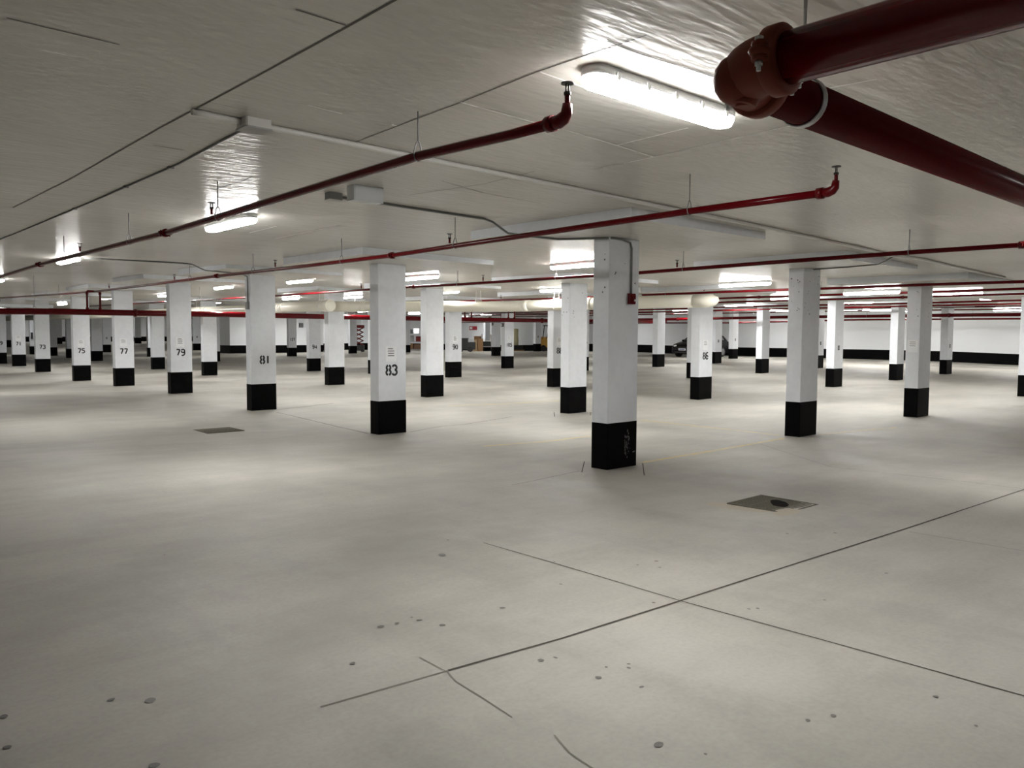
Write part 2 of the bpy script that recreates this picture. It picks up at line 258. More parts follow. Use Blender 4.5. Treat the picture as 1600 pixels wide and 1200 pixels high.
M['conduit'] = mat('painted_conduit', (.70,.69,.66), .3)
M['greyconduit'] = mat('grey_conduit', (.20,.205,.20), .4, .3)
M['greybox'] = mat('grey_steel_box', (.26,.27,.265), .45, .3)
M['whitebox'] = mat('white_plastic_box', (.70,.73,.75), .4)
M['boxlid'] = mat('grey_box_lid', (.38,.38,.37), .5)
M['cream'] = mat('cream_pvc_jacket', (.76,.735,.64), .3, spec=.5)
M['housing'] = mat('light_housing_plastic', (.78,.79,.79), .4)
M['grate'] = mat('drain_iron', (.10,.092,.068), .75, .0, spec=.15)
M['gratedark'] = mat('drain_slot', (.07,.065,.05), .8)
M['wet'] = mat('dark_drain_stain', (.012,.009,.008), .9, spec=.03)
M['rustfloor'] = mat('rust_halo', (.42,.375,.30), .8)
def emit(name, col, s):
    m = bpy.data.materials.new(name); m.use_nodes = True; nt = m.node_tree
    b = nt.nodes['Principled BSDF']; b.inputs['Base Color'].default_value = (.9,.9,.9,1)
    b.inputs['Emission Color'].default_value = (*col, 1); b.inputs['Emission Strength'].default_value = s
    return m
M['lamp'] = emit('lit_diffuser', (1., .99, .965), 27.); M['lampedge'] = emit('lit_diffuser_edge', (1., .99, .965), 7.)
M['carpaint'] = mat('black_car_paint', (.004,.004,.005), .22, spec=.35)
M['glass'] = mat('dark_car_glass', (.10,.11,.12), .05, spec=.8)
M['rubber'] = mat('tyre_rubber', (.02,.02,.02), .8)
M['alloy'] = mat('wheel_alloy', (.35,.35,.36), .35, .8)
M['lens'] = mat('headlight_lens', (.75,.77,.8), .1, spec=.8)
M['plate'] = mat('plate_white', (.62,.63,.66), .5)
M['plateprint'] = mat('plate_blue_print', (.12,.16,.3), .5)
M['card'] = mat('cardboard', (.34,.19,.09), .8)
M['cardpale'] = mat('pale_cardboard', (.52,.38,.22), .8)
M['machine'] = mat('black_machine', (.025,.028,.027), .5)
M['machinegrey'] = mat('grey_machine_part', (.33,.34,.34), .5)
M['redlift'] = mat('red_lift_paint', (.14,.02,.018), .6, spec=.2)
M['cart'] = mat('cart_steel', (.62,.55,.52), .4, .4)
M['yellowlift'] = mat('yellow_machine_paint', (.55,.30,.03), .45)
M['shelf'] = mat('grey_shelf_steel', (.30,.31,.33), .5, .3)
M['brown'] = mat('brown_goods', (.20,.11,.07), .7)
M['redsign'] = mat('red_sign_face', (.42,.03,.04), .5)
M['olive'] = mat('pale_yellow_wrap', (.66,.62,.38), .5)

# ---------------------------------------------------------------- mesh builder
class MB:
    def __init__(s): s.v, s.f, s.mi, s.sm = [], [], [], []
    def face(s, idx, m=0, smooth=False): s.f.append(idx); s.mi.append(m); s.sm.append(smooth)
    def poly(s, pts, m=0, smooth=False):
        b = len(s.v); s.v += [tuple(p) for p in pts]; s.face(list(range(b, b+len(pts))), m, smooth)
    def box(s, x0, x1, y0, y1, z0, z1, m=0):
        b = len(s.v)
        s.v += [(x0,y0,z0),(x1,y0,z0),(x1,y1,z0),(x0,y1,z0),(x0,y0,z1),(x1,y0,z1),(x1,y1,z1),(x0,y1,z1)]
        for q in ((0,3,2,1),(4,5,6,7),(0,1,5,4),(1,2,6,5),(2,3,7,6),(3,0,4,7)): s.face([b+i for i in q], m)
        return s
    def bbox(s, x0, x1, y0, y1, z0, z1, c, m=0):   # box with chamfered vertical edges
        pl = [(x0+c,y0),(x1-c,y0),(x1,y0+c),(x1,y1-c),(x1-c,y1),(x0+c,y1),(x0,y1-c),(x0,y0+c)]
        return s.prism(pl, z0, z1, m)
    def prism(s, pl, z0, z1, m=0):
        b = len(s.v); n = len(pl)
        s.v += [(x,y,z0) for x,y in pl] + [(x,y,z1) for x,y in pl]
        s.face([b+i for i in range(n)][::-1], m); s.face([b+n+i for i in range(n)], m)
        for i in range(n): s.face([b+i, b+(i+1)%n, b+n+(i+1)%n, b+n+i], m)
        return s
    def loft(s, rings, m=0, smooth=True, cap0=True, cap1=True):
        b = len(s.v); n = len(rings[0])
        for r in rings: s.v += [tuple(p) for p in r]
        for k in range(len(rings)-1):
            for i in range(n):
                s.face([b+k*n+i, b+k*n+(i+1)%n, b+(k+1)*n+(i+1)%n, b+(k+1)*n+i], m, smooth)
        if cap0: s.face([b+i for i in range(n)][::-1], m)
        if cap1: s.face([b+(len(rings)-1)*n+i for i in range(n)], m)
        return s
    def tube(s, pts, r, n=12, m=0, caps=True):
        pts = [Vector(p) for p in pts]; rr = r if isinstance(r, (list, tuple)) else [r]*len(pts)
        t0 = (pts[1]-pts[0]).normalized()
        u = t0.cross(Vector((0,0,1)))
        if u.length < .1: u = t0.cross(Vector((1,0,0)))
        u.normalize(); rings = []
        for i, p in enumerate(pts):
            a = pts[min(i+1, len(pts)-1)] - pts[max(i-1, 0)]
            t = a.normalized(); u = (u - t*u.dot(t)).normalized(); w = t.cross(u)
            rings.append([p + (u*math.cos(2*math.pi*k/n) + w*math.sin(2*math.pi*k/n))*rr[i] for k in range(n)])
        return s.loft(rings, m, True, caps, caps)
    def cyl(s, p0, p1, r, n=16, m=0): return s.tube([p0, p1], r, n, m)
    def ball(s, c, r, n=12, k=7, m=0, sc=(1,1,1)):
        rings = []
        for j in range(k+1):
            a = -math.pi/2 + math.pi*(j+.02*(j==0)-.02*(j==k))/k
            rings.append([(c[0]+sc[0]*r*math.cos(a)*math.cos(2*math.pi*i/n), c[1]+sc[1]*r*math.cos(a)*math.sin(2*math.pi*i/n), c[2]+sc[2]*r*math.sin(a)) for i in range(n)])
        return s.loft(rings, m)
    def build(s, name, mats, parent=None, loc=(0,0,0)):
        me = bpy.data.meshes.new(name); me.from_pydata(s.v, [], s.f)
        for mm in (mats if isinstance(mats, (list, tuple)) else [mats]): me.materials.append(mm)
        me.polygons.foreach_set('material_index', s.mi); me.polygons.foreach_set('use_smooth', s.sm)
        me.update()
        o = bpy.data.objects.new(name, me); C.objects.link(o); o.location = loc
        if parent is not None: o.parent = parent
        return o
def tag(o, label=None, cat=None, group=None, kind=None):
    if label: o['label'] = label
    if cat: o['category'] = cat
    if group: o['group'] = group
    if kind: o['kind'] = kind
    return o
def empty(name, loc, label, cat, group=None):
    o = bpy.data.objects.new(name, None); C.objects.link(o); o.location = loc; o.empty_display_size = .1
    return tag(o, label, cat, group, 'thing')
def dup(root, loc, label, rz=0.):
    r = root.copy(); C.objects.link(r); r.location = loc; r.rotation_euler = (0,0,rz); r['label'] = label
    for ch in list(root.children):
        c = ch.copy(); C.objects.link(c); c.parent = r
        for g in list(ch.children):
            d = g.copy(); C.objects.link(d); d.parent = c
    return r

# ---------------------------------------------------------------- floor and ceiling
def axis(a, b, fine_to, s0=.6, s1=1.6):
    o, x = [a], a
    while x < b - 1e-6:
        x = min(b, x + (s0 if x < fine_to else s1)); o.append(x)
    return o
GX, GY = axis(RX0, RX1+.4, 30), axis(RY0, RY1+.4, 32)
def bil(grid, x, y):   # height of the meshed surface at x, y
    i = max(0, min(len(GX)-2, int(np.searchsorted(GX, x))-1)); j = max(0, min(len(GY)-2, int(np.searchsorted(GY, y))-1))
    u = (x-GX[i])/(GX[i+1]-GX[i]); v = (y-GY[j])/(GY[j+1]-GY[j])
    return (grid[i][j]*(1-u)+grid[i+1][j]*u)*(1-v) + (grid[i][j+1]*(1-u)+grid[i+1][j+1]*u)*v
FG = [[fz(x, y) for y in GY] for x in GX]
CG = [[sz(x, y) for y in GY] for x in GX]
floor_z = lambda x, y: bil(FG, x, y)
slab_z = lambda x, y: bil(CG, x, y)
def sheet(mb, G, up):
    b = len(mb.v); ny = len(GY)
    for i, x in enumerate(GX):
        for j, y in enumerate(GY): mb.v.append((x, y, G[i][j]))
    for i in range(len(GX)-1):
        for j in range(ny-1):
            q = [b+i*ny+j, b+(i+1)*ny+j, b+(i+1)*ny+j+1, b+i*ny+j+1]
            mb.face(q if up else q[::-1], 0, True)
def strip(mb, pts, w, zf, off, m, step=.35):   # a thin line lying on the surface
    P = []
    for (a, b) in zip(pts[:-1], pts[1:]):
        L = math.hypot(b[0]-a[0], b[1]-a[1]); k = max(1, int(L/step))
        P += [(a[0]+(b[0]-a[0])*i/k, a[1]+(b[1]-a[1])*i/k) for i in range(k)]
    P.append(tuple(pts[-1][:2])); b0 = len(mb.v)
    for i, p in enumerate(P):
        q0, q1 = P[max(0, i-1)], P[min(len(P)-1, i+1)]
        dx, dy = q1[0]-q0[0], q1[1]-q0[1]; L = math.hypot(dx, dy) or 1; nx, ny = -dy/L*w/2, dx/L*w/2
        j = 1 + .25*(random.random()-.5)
        for sgn in (-1, 1):
            x, y = p[0]+sgn*nx*j, p[1]+sgn*ny*j; mb.v.append((x, y, zf(x, y)+off))
    for i in range(len(P)-1):
        q = [b0+2*i, b0+2*i+2, b0+2*i+3, b0+2*i+1]
        mb.face(q if off > 0 else q[::-1], m)
def blob(mb, x, y, rx, ry, ang, zf, off, m, n=14):
    ph = [random.random()*.5+.75 for _ in range(n)]; pts = []
    for i in range(n):
        a = 2*math.pi*i/n; r = (ph[i]+ph[(i+1)%n]+ph[i-1])/3
        u, v = rx*r*math.cos(a), ry*r*math.sin(a)
        px, py = x+u*math.cos(ang)-v*math.sin(ang), y+u*math.sin(ang)+v*math.cos(ang); pts.append((px, py, zf(px, py)+off))
    mb.poly(pts, m)
fl = MB(); sheet(fl, FG, True)
KIND = {'j': 1, 'k': 1, 'j2': 2, 'y': 3, 'c': 5}
DATA['FSEAM'][0][2] = [[30, 2.6], [16, 2.61]] + DATA['FSEAM'][0][2]     # the joints run on past the frame
for f_ in DATA['FSEAM']:
    if f_[0] == 'k' and abs(f_[2][-1][1]) < 1.5 and f_[2][0][1] > 4: f_[2].append([4.06, -4])
for t, w, pts in DATA['FSEAM']: strip(fl, pts, w, floor_z, .0022 if t != 'y' else .0016, KIND[t])
for x, y, w in DATA['STAIN']: blob(fl, x, y, w*random.uniform(.8,1.1), w*random.uniform(.6,1.1), random.random()*3, floor_z, .0026, 4)
blob(fl, 6.75, 4.2, .16, .32, .1, floor_z, .0013, 6)
blob(fl, 6.86, 3.75, .22, .10, .2, floor_z, .0013, 6)
floor = tag(fl.build('floor', [M['floor'], M['joint'], M['joint_soft'], M['yellow'], M['stain'], M['crack'], M['rustfloor']]), 'pale concrete parking garage floor with saw cuts, worn yellow lines and oil drips', 'floor', kind='structure')
ce = MB(); sheet(ce, CG, False)
for t, w, pts in DATA['CSEAM']: strip(ce, pts, w*(1.5 if t == 'w' else 1.15), slab_z, -.0025, 1 if t == 'd' else 2)
ceiling = tag(ce.build('ceiling', [M['ceiling'], M['cseam'], M['cridge']]), 'glossy off-white painted concrete slab ceiling with joint lines', 'ceiling', kind='structure')

# ---------------------------------------------------------------- walls
def wall(name, bname, a, b, label, n=30):
    (x0, y0), (x1, y1) = a, b; dx, dy = x1-x0, y1-y0; L = math.hypot(dx, dy); nx, ny = -dy/L, dx/L   # inside is to the left
    def ribbon(z0f, z1f, inset, thick):
        mb = MB(); rings = []
        for i in range(n+1):
            x, y = x0+dx*i/n, y0+dy*i/n
            z0, z1 = z0f(x, y), z1f(x, y)
            rings.append([(x+nx*inset, y+ny*inset, z0), (x+nx*inset, y+ny*inset, z1), (x-nx*thick, y-ny*thick, z1), (x-nx*thick, y-ny*thick, z0)])
        mb.loft(rings, 0, False); return mb
    tag(ribbon(lambda x, y: fz(x, y)-.15, lambda x, y: sz(x, y)+.15, 0, .25).build(name, M['wall']), label, 'wall', kind='structure')
    tag(ribbon(lambda x, y: fz(x, y)-.1, lambda x, y: fz(x, y)+.57, .012, 0).build(bname, M['black']), 'black painted band along the foot of ' + label, 'wall base', kind='structure')
wall('wall_right', 'baseboard_right', (RX1, RY0), (RX1, 60.5), 'the long white wall on the right', 50)
wall('wall_back', 'baseboard_back', (RX1, 60.5), (30, 60.5), 'the white wall behind the stored goods')
wall('wall_far', 'baseboard_far', (40, 102), (RX0, 102), 'the farthest white wall on the left')
wall('wall_left', 'baseboard_left', (RX0, 102), (RX0, RY0), 'the white wall left of the drive aisle', 50)
wall('wall_front', 'baseboard_front', (RX0, RY0), (RX1, RY0), 'the white wall behind the viewpoint', 30)
def block(name, bname, x0, x1, y0, y1, label):
    z0, z1 = fz((x0+x1)/2, y0), sz((x0+x1)/2, y0)
    tag(MB().box(x0, x1, y0, y1, z0-.2, z1+.3).build(name, M['wall']), label, 'wall', kind='structure')
    tag(MB().box(x0-.012, x1+.012, y0-.012, y1+.012, z0-.2, z0+.58).build(bname, M['black']), 'black painted band around the foot of ' + label, 'wall base', kind='structure')
block('wall_core', 'baseboard_core', 23.7, 31.2, 56.6, 60.0, 'the white core wall behind column 127')
block('wall_stub', 'baseboard_stub', 29.8, 31.9, 72.7, 73.4, 'the short far wall left of the core')

# ---------------------------------------------------------------- numbers in stencil strokes
def arc(cx, cy, rx, ry, a0, a1, n=10): return [(cx+rx*math.cos(math.radians(a0+(a1-a0)*i/n)), cy+ry*math.sin(math.radians(a0+(a1-a0)*i/n))) for i in range(n+1)]
DG = {   # strokes in a 0.6 x 1.0 cell, with stencil breaks
'0': [arc(.3,.5,.25,.45,100,260), arc(.3,.5,.25,.45,-80,80)],
'1': [[(.3,.05),(.3,.95)]],
'2': [arc(.3,.70,.25,.25,170,-35)+[(.06,.06)], [(.06,.06),(.56,.06)]],
'3': [arc(.28,.72,.25,.23,160,-80), arc(.28,.27,.27,.25,80,-160)],
'4': [[(.42,.05),(.42,.95),(.04,.32)], [(.04,.32),(.58,.32)]],
'5': [[(.54,.94),(.10,.94),(.08,.56)], arc(.28,.33,.27,.28,120,-150)],
'6': [arc(.3,.29,.24,.25,0,340)+[], [(.07,.33)]+arc(.36,.62,.29,.33,180,60)],
'7': [[(.04,.93),(.56,.93)], [(.54,.90),(.22,.05)]],
'8': [arc(.3,.73,.22,.22,105,255), arc(.3,.73,.22,.22,-75,75), arc(.3,.27,.25,.24,105,255), arc(.3,.27,.25,.24,-75,75)],
'9': [arc(.3,.71,.24,.25,180,520), [(.53,.67)]+arc(.24,.38,.29,.33,0,-120)]}
def number_mb(txt, h, y):
    mb = MB(); sw = .205*h; adv = .70*h; x0 = -adv*len(txt)/2 + .05*h
    for ci, ch in enumerate(txt):
        for st in DG[ch]:
            P = [(x0+ci*adv+px*h, py*h - h/2) for px, py in st]; b = len(mb.v)
            for i, p in enumerate(P):
                q0, q1 = P[max(0,i-1)], P[min(len(P)-1,i+1)]; dx, dz = q1[0]-q0[0], q1[1]-q0[1]; L = math.hypot(dx, dz) or 1
                nx, nz = -dz/L*sw/2, dx/L*sw/2
                for yy in (y, y+.003): mb.v += [(p[0]+nx, yy, p[1]+nz), (p[0]-nx, yy, p[1]-nz)]
            for i in range(len(P)-1):
                a = b+4*i; c = a+4
                mb.face([a, a+1, c+1, c]); mb.face([a+2, c+2, c+3, a+3]); mb.face([a, c, c+2, a+2]); mb.face([a+1, a+3, c+3, c+1])
            mb.face([b, b+2, b+3, b+1]); e = b+4*(len(P)-1); mb.face([e, e+1, e+3, e+2])
    return mb

# ---------------------------------------------------------------- columns
HX, HY = .285, .1325
COLS = {}
for k, x, y, z0, hb, label, num, sheet_on in DATA['COLS']:
    top = cz(x, y)
    r = empty('concrete_column', (x, y, z0), label, 'column', 'white concrete columns with black painted bases')
    mb = MB().bbox(-HX, HX, -HY, HY, hb, top-z0, .008)
    if k in ('1250', '1430', 'A', '895'):      # form tie pits near the top
        for _ in range(10 if k == '1250' else 4):
            u, v = random.uniform(-HX+.05, HX-.05), top-z0-random.uniform(.1, .75); rr = random.uniform(.006, .013)
            mb.poly([(u+rr*math.cos(a), -HY-.0012, v+rr*math.sin(a)) for a in [i*.785 for i in range(8)]], 1)
            w = random.uniform(-HY+.04, HY-.04); v = top-z0-random.uniform(.1, .75)
            mb.poly([(-HX-.0012, w-rr*math.cos(a), v+rr*math.sin(a)) for a in [i*.785 for i in range(8)]], 1)
    mb.build('shaft', [M['white'], M['print']], r)
    sc = MB().bbox(-HX-.002, HX+.002, -HY-.002, HY+.002, -.06, hb, .008)
    if k == 'A':     # scuffs scraped through the black paint
        for _ in range(46):
            u, v = random.gauss(.085, .03), random.gauss(.30, .075); s_ = random.uniform(.006, .02)
            sc.poly([(u+s_*.6*math.cos(a)*random.uniform(.6,1.2), -HY-.0035, v+s_*1.3*math.sin(a)*random.uniform(.6,1.2)) for a in [i*.9 for i in range(7)]], 1)
        sc.poly([(.20,-HY-.0035,.20),(.25,-HY-.0035,.205),(.245,-HY-.0035,.19),(.205,-HY-.0035,.185)], 1)
    sc.build('painted_base', [M['black'], M['scuff']], r)
    if num: number_mb(num, .18, -HY-.004).build('number', M['ink'], r, (-.02 if num != '81' else .03, 0, 1.12))
    COLS[k] = (x, y, z0, top, r)
    # slab thickening over the column
    pz = sz(x, y)
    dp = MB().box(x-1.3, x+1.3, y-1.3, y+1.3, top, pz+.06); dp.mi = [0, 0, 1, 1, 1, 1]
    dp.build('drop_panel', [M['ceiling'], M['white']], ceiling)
x, y, z0, top, r = COLS['A']

# ---------------------------------------------------------------- notices taped to columns
NL = {'83': 'white notice sheet with four dark lines taped above the number 83', '79': 'white notice sheet taped above the number 79', '77': 'white notice sheet taped above the number 77',
      '75': 'grey notice sheet taped above the number 75', '71': 'small notice sheet taped above the number 71', '90': 'notice sheet taped above the number 90', '105': 'notice sheet taped above the number 105',
      '86': 'notice sheet taped above the number 86', '107': 'notice sheet above the number 107, mostly hidden', '865': 'notice sheet above the number 88, mostly hidden'}
def notice(loc, rz, w, h, label, lines=4, curl=True):
    mb = MB(); n = 6; rows = []
    for j in range(n+1):
        v = -h/2+h*j/n; row = []
        for i in range(n+1):
            u = -w/2+w*i/n; lift = .001
            if curl: lift += .016*max(0, (i/n+j/n-1.45))/.55 + .010*max(0, (1-i/n)+(1-j/n)-1.55)/.45
            row.append((u, -lift, v))
        rows.append(row)
    b = 0
    for row in rows: mb.v += row
    for j in range(n):
        for i in range(n): a = j*(n+1)+i; mb.face([a, a+1, a+n+2, a+n+1], 0, True)
    o = mb.build('notice_sheet', M['paper'], None, loc); o.rotation_euler = (0, 0, rz)
    tag(o, label, 'notice', 'notice sheets taped on columns', 'thing')
    ln = MB()
    for i in range(lines):
        zz = h*.34 - i*h*.155; ww = w*(.28, .30, .27, .29)[i % 4]
        ln.box(-ww, ww, -.0032, -.0022, zz-h*.028, zz+h*.028)
    ln.build('printed_lines', M['print'] if lines == 4 else M['printpale'], o)
    return o
for k in NL:
    x, y, z0, top, r = COLS[k]
    notice((x-.03, y-HY-.001, z0+1.40), 0, .22, .26, NL[k], 4 if k in ('83', '79', '90') else 3)
x, y, z0, top, r = COLS['1430']
notice((x-HX-.001, y-.0, z0+1.42), -math.pi/2, .20, .24, 'notice sheet on the left face of a column near the right edge', 3, False)
def plaque(k, label, zc):
    x, y, z0, top, r = COLS[k]
    o = tag(MB().box(-.05, .05, -.008, 0, -.07, .07).build('column_sign', M['darksteel'], None, (x-.02, y-HY-.001, z0+zc)), label, 'sign', 'small dark signs on columns', 'thing')
    MB().box(-.032, .032, -.0095, -.008, -.05, .05).build('sign_face', M['printpale'], o)
plaque('1300', 'small dark square sign on the plain column right of the thick pitted one', 1.22)
plaque('1120', 'small dark sign on the grey column at the tail of the black car', 1.12)
plaque('1145', 'small dark sign on the slim column near the long white wall', 1.12)
plaque('1287', 'small dark sign on the column half hidden by the thick pitted one', 1.12)
plaque('1477', 'small dark sign on the column against the white wall near the right edge', 1.12)
plaque('f166', 'small dark sign on the tiny column left of column 77', 1.12)
plaque('f307', 'small dark sign on the tiny column right of column 79', 1.12)
plaque('f840', 'small dark sign on the distant column beside the yellow forklift', 1.12)

# ---------------------------------------------------------------- strip lights
def stadium(L, w, z, n=7):
    hl, r = L/2-w/2, w/2
    return [(hl+r*math.cos(a), r*math.sin(a), z) for a in [(-.5+i/n)*math.pi for i in range(n+1)]] + [(-hl+r*math.cos(a), r*math.sin(a), z) for a in [(.5+i/n)*math.pi for i in range(n+1)]]
def make_light(loc, label, rz):
    r = empty('ceiling_strip_light', loc, label, 'strip light', 'lit strip lights on the garage ceiling'); r.rotation_euler = (0, 0, rz)
    hs = MB(); hs.loft([stadium(1.24,.135,.03)[::-1], stadium(1.26,.155,-.02)[::-1], stadium(1.26,.158,-.045)[::-1]], 0, True); hs.build('housing', M['housing'], r)
    df = MB(); df.loft([stadium(1.25,.150,-.0455)[::-1], stadium(1.245,.146,-.07)[::-1], stadium(1.22,.12,-.092)[::-1]], 1, True, True, False); df.loft([stadium(1.22,.12,-.092)[::-1], stadium(1.16,.06,-.098)[::-1]], 0, True, False, True); df.build('diffuser', [M['lamp'], M['lampedge']], r)
    return r
FXC = {}
proto = None
for k, x, y, z, along_x, label in DATA['FX']:
    z = slab_z(x, y)
    if any(abs(x-c[0]) < 1.45 and abs(y-c[1]) < 1.75 for c in COLS.values()):
        z = min([cz(c[0], c[1]) for c in COLS.values() if abs(x-c[0]) < 1.45 and abs(y-c[1]) < 1.75])
    if k == 'L1':
        r1 = make_light((x, y, z), label, 0)
        for sx in (-.48, -.24, 0, .24, .48):
            for sy in (-1, 1): MB().box(sx-.012, sx+.012, sy*.081-.008, sy*.081+.008, -.062, -.022).build('clip', M['housing'], r1)
        continue
    if proto is None: proto = make_light((x, y, z), label, math.pi/2)
    else: dup(proto, (x, y, z), label, math.pi/2)
# strip lights added to brighten the garage; only the first inferred from its glow
extra = [(10.1, 1.9), (9.9, -3.4), (9.5, 34.5), (3.9, 34), (14.2, 35), (9.4, 46), (4, 44), (20, 20.5), (20, 27), (26, 24.5), (31, 22), (37, 8), (21, 38), (28, 34), (34, 33), (43.5, 38), (31, 44), (39, 46), (18, 52), (12, 62), (18, 72), (25.5, 53.5), (29, 53.5), (24, 84), (12, 84), (38, 54), (44, 55), (34, 58), (30, 66), (21.4, 1.6), (27, 2.4), (33, 2), (39, 5.5), (39, 17), (39, 22), (43.2, 5), (43.2, 11), (43.2, 17), (43.2, 24), (20, 97), (32, 97), (33, 88), (26, 91), (14, 94), (34, 76), (22, 64)]
EL = {(9.5, 34.5): 'small added lit strip light above the red main between columns 75 and 77', (14.2, 35): 'tiny added lit strip light just left of column 81 above the cream pipe',
      (31, 44): 'added lit strip light between column 83 and the plain column, below the cream pipe', (39, 46): 'tiny added lit strip light left of column 105 above the distant column there',
      (44, 55): 'tiny added lit strip light right of column 90, above the stored machine', (39, 17): 'small added lit strip light under the long one right of the thick pitted column',
      (39, 22): 'small added lit strip light touching the left side of the thick pitted column', (43.2, 24): 'thin far added lit strip light left of the thick pitted column, along the white wall'}
for x, y in extra:
    dup(proto, (x, y, slab_z(x, y)), EL.get((x, y), 'unseen lit strip light for added brightness, out of frame or hidden behind columns and pipes'), math.pi/2)

# ---------------------------------------------------------------- sprinkler pipes
PG = 'thin red sprinkler pipes under the ceiling'
def ycut(pl, y):
    for a, b in zip(pl[:-1], pl[1:]):
        lo, hi = min(a[1], b[1]), max(a[1], b[1])
        if lo <= y <= hi: t = (y-a[1])/(b[1]-a[1]); return [a[i]+(b[i]-a[i])*t for i in range(3)]
    e = pl[0] if abs(pl[0][1]-y) < abs(pl[-1][1]-y) else pl[-1]; return [e[0], y, e[2]]
def sprinkler_head(p, parent):
    mb = MB()
    mb.cyl((p[0],p[1],p[2]+.02), (p[0],p[1],p[2]+.075), .013, 8, 1); mb.cyl((p[0],p[1],p[2]+.07), (p[0],p[1],p[2]+.085), .018, 8, 0)
    for s_ in (-1, 1): mb.cyl((p[0]+s_*.011,p[1],p[2]+.085), (p[0]+s_*.009,p[1],p[2]+.125), .004, 6, 0)
    mb.cyl((p[0],p[1],p[2]+.123), (p[0],p[1],p[2]+.129), .032, 12, 0)
    mb.build('sprinkler_head', [M['darksteel'], M['redfit']], parent)
def hanger(p, r, parent):
    zt = slab_z(p[0], p[1]); mb = MB()
    mb.cyl((p[0],p[1],p[2]+r+.055), (p[0],p[1],zt+.01), .005, 6)
    for s_ in (-1, 1): mb.tube([(p[0],p[1],p[2]+r+.06), (p[0]+s_*.012,p[1],p[2]+r+.05), (p[0]+s_*(r+.004),p[1],p[2]+.01), (p[0]+s_*r*.75,p[1],p[2]-r*.75), (p[0],p[1],p[2]-r-.004)], .0045, 6)
    mb.build('hanger', M['rod'], parent)
def coupling(p, d, r, parent, m='redfit'):
    p, d = Vector(p), Vector(d).normalized(); mb = MB()
    mb.tube([p-d*.035, p-d*.03, p+d*.03, p+d*.035], [r*1.2, r*1.5, r*1.5, r*1.2], 14)
    n = d.cross(Vector((0,0,1))).normalized()
    for s_ in (-1, 1):
        q = p + n*s_*r*1.6; mb.box(q.x-.018, q.x+.018, q.y-.018, q.y+.018, q.z-.016, q.z+.016)
        mb.cyl((q.x,q.y,q.z-.035), (q.x,q.y,q.z+.03), .006, 6)
    mb.build('coupling', M[m], parent)
def branch(k, label, r=.028, near_end=None, far_to=None, near_to=None):
    pl = [list(p) for p in DATA['PI'][k]]
    pl.sort(key=lambda p: p[1])
    a, b = pl[0], pl[1]
    if near_to is not None: pl.insert(0, [a[0], near_to, a[2]])
    if far_to is not None: pl.append([pl[-1][0], far_to, cz(pl[-1][0], far_to)-.16])
    root = tag(MB().tube(pl, r, 12).build('sprinkler_pipe', M['red']), label, 'sprinkler pipe', PG, 'thing')
    if near_end:
        p = Vector(pl[0])
        el = MB(); el.tube([p+Vector((0,.10,0)), p+Vector((0,.055,0))], r*1.45, 12)
        el.tube([p+Vector((0,.07,0)), p+Vector((0,.02,0)), p+Vector((0,-.012,.012)), p+Vector((0,-.03,.03)), p+Vector((0,-.035,.075))], [r*1.2, r*1.25, r*1.2, r*1.05, r*.85], 12)
        el.build('end_elbow', M['redfit'], root); sprinkler_head((p.x, p.y-.035, p.z+.045), root)
    for y in DATA['HANG'].get(k, []): hanger(ycut(pl, y), r, root)
    for y in DATA['HEAD'].get(k, []):
        p = ycut(pl, y); p[2] += r-.01; sprinkler_head(p, root)
    for y in DATA['COUP'].get(k, []): coupling(ycut(pl, y), (0,1,0), r, root)
    return pl
branch('P1', 'nearest thin red sprinkler pipe, ending in an upturned head left of the largest strip light', near_end=True, far_to=34)
branch('P2', 'second thin red sprinkler pipe, ending in an upturned head below the big red pipe', near_end=True, far_to=46)
branch('P3', 'third thin red sprinkler pipe, passing behind the top of the nearest column', far_to=40, near_to=0)
branch('P4', 'fourth thin red sprinkler pipe, just above the cream pipe', far_to=42, near_to=-2)
branch('P5', 'fifth thin red sprinkler pipe, just past the closed right end of the cream pipe', far_to=36, near_to=-1)
branch('P6', 'sixth thin red sprinkler pipe, below and behind the fifth', far_to=36, near_to=-1)
branch('P7', 'thin red sprinkler pipe behind the plain column with the small dark sign', far_to=34, near_to=0)
branch('P8', 'brightly lit thin red sprinkler pipe, lower than the sixth one', far_to=34, near_to=0)
branch('P9', 'distant thin red sprinkler pipe low between the right side columns', far_to=40, near_to=2)
branch('P10', 'farthest thin red sprinkler pipe in front of the long white wall', far_to=44, near_to=2)
# fire mains
m3 = [list(p) for p in DATA['PI']['M3']]; m3.insert(0, [-3, 23.6, 2.10])
main = tag(MB().tube(m3, .082, 18).build('fire_main', M['red']), 'thick red fire main crossing in front of columns 71 to 77 with paired risers', 'fire main', None, 'thing')
def zx(pl, x):
    for a, b in zip(pl[:-1], pl[1:]):
        if a[0] <= x <= b[0]: return a[2]+(b[2]-a[2])*(x-a[0])/(b[0]-a[0])
    return pl[-1][2]
for X, br in ((6.15, 'P2'), (19.1, 'P5'), (21.3, 'P6'), (25., 'P7'), (27.6, 'P8')):
    for dx in (-.16, .16):
        zb = zx(m3, X+dx); zt = cz(X, 23.6)-.16
        if br == 'P2': zt = 2.71
        rs = MB(); rs.tube([(X+dx, 23.6, zb+.03), (X+dx, 23.6, zt-.02), (X+dx*.9, 23.6+.01, zt), (X, 23.6+.03*(1 if dx>0 else -1), zt)], .027, 10)
        rs.tube([(X+dx, 23.6, zb+.05), (X+dx, 23.6, zb+.12)], .042, 10); rs.tube([(X+dx, 23.6, zt-.09), (X+dx, 23.6, zt-.03)], .036, 10)
        rs.build('riser', M['redfit'], main)
for X in (1.6, 4.75, 9.0, 14.2, 20, 26): hanger((X, 23.6, zx(m3, X)), .082, main)
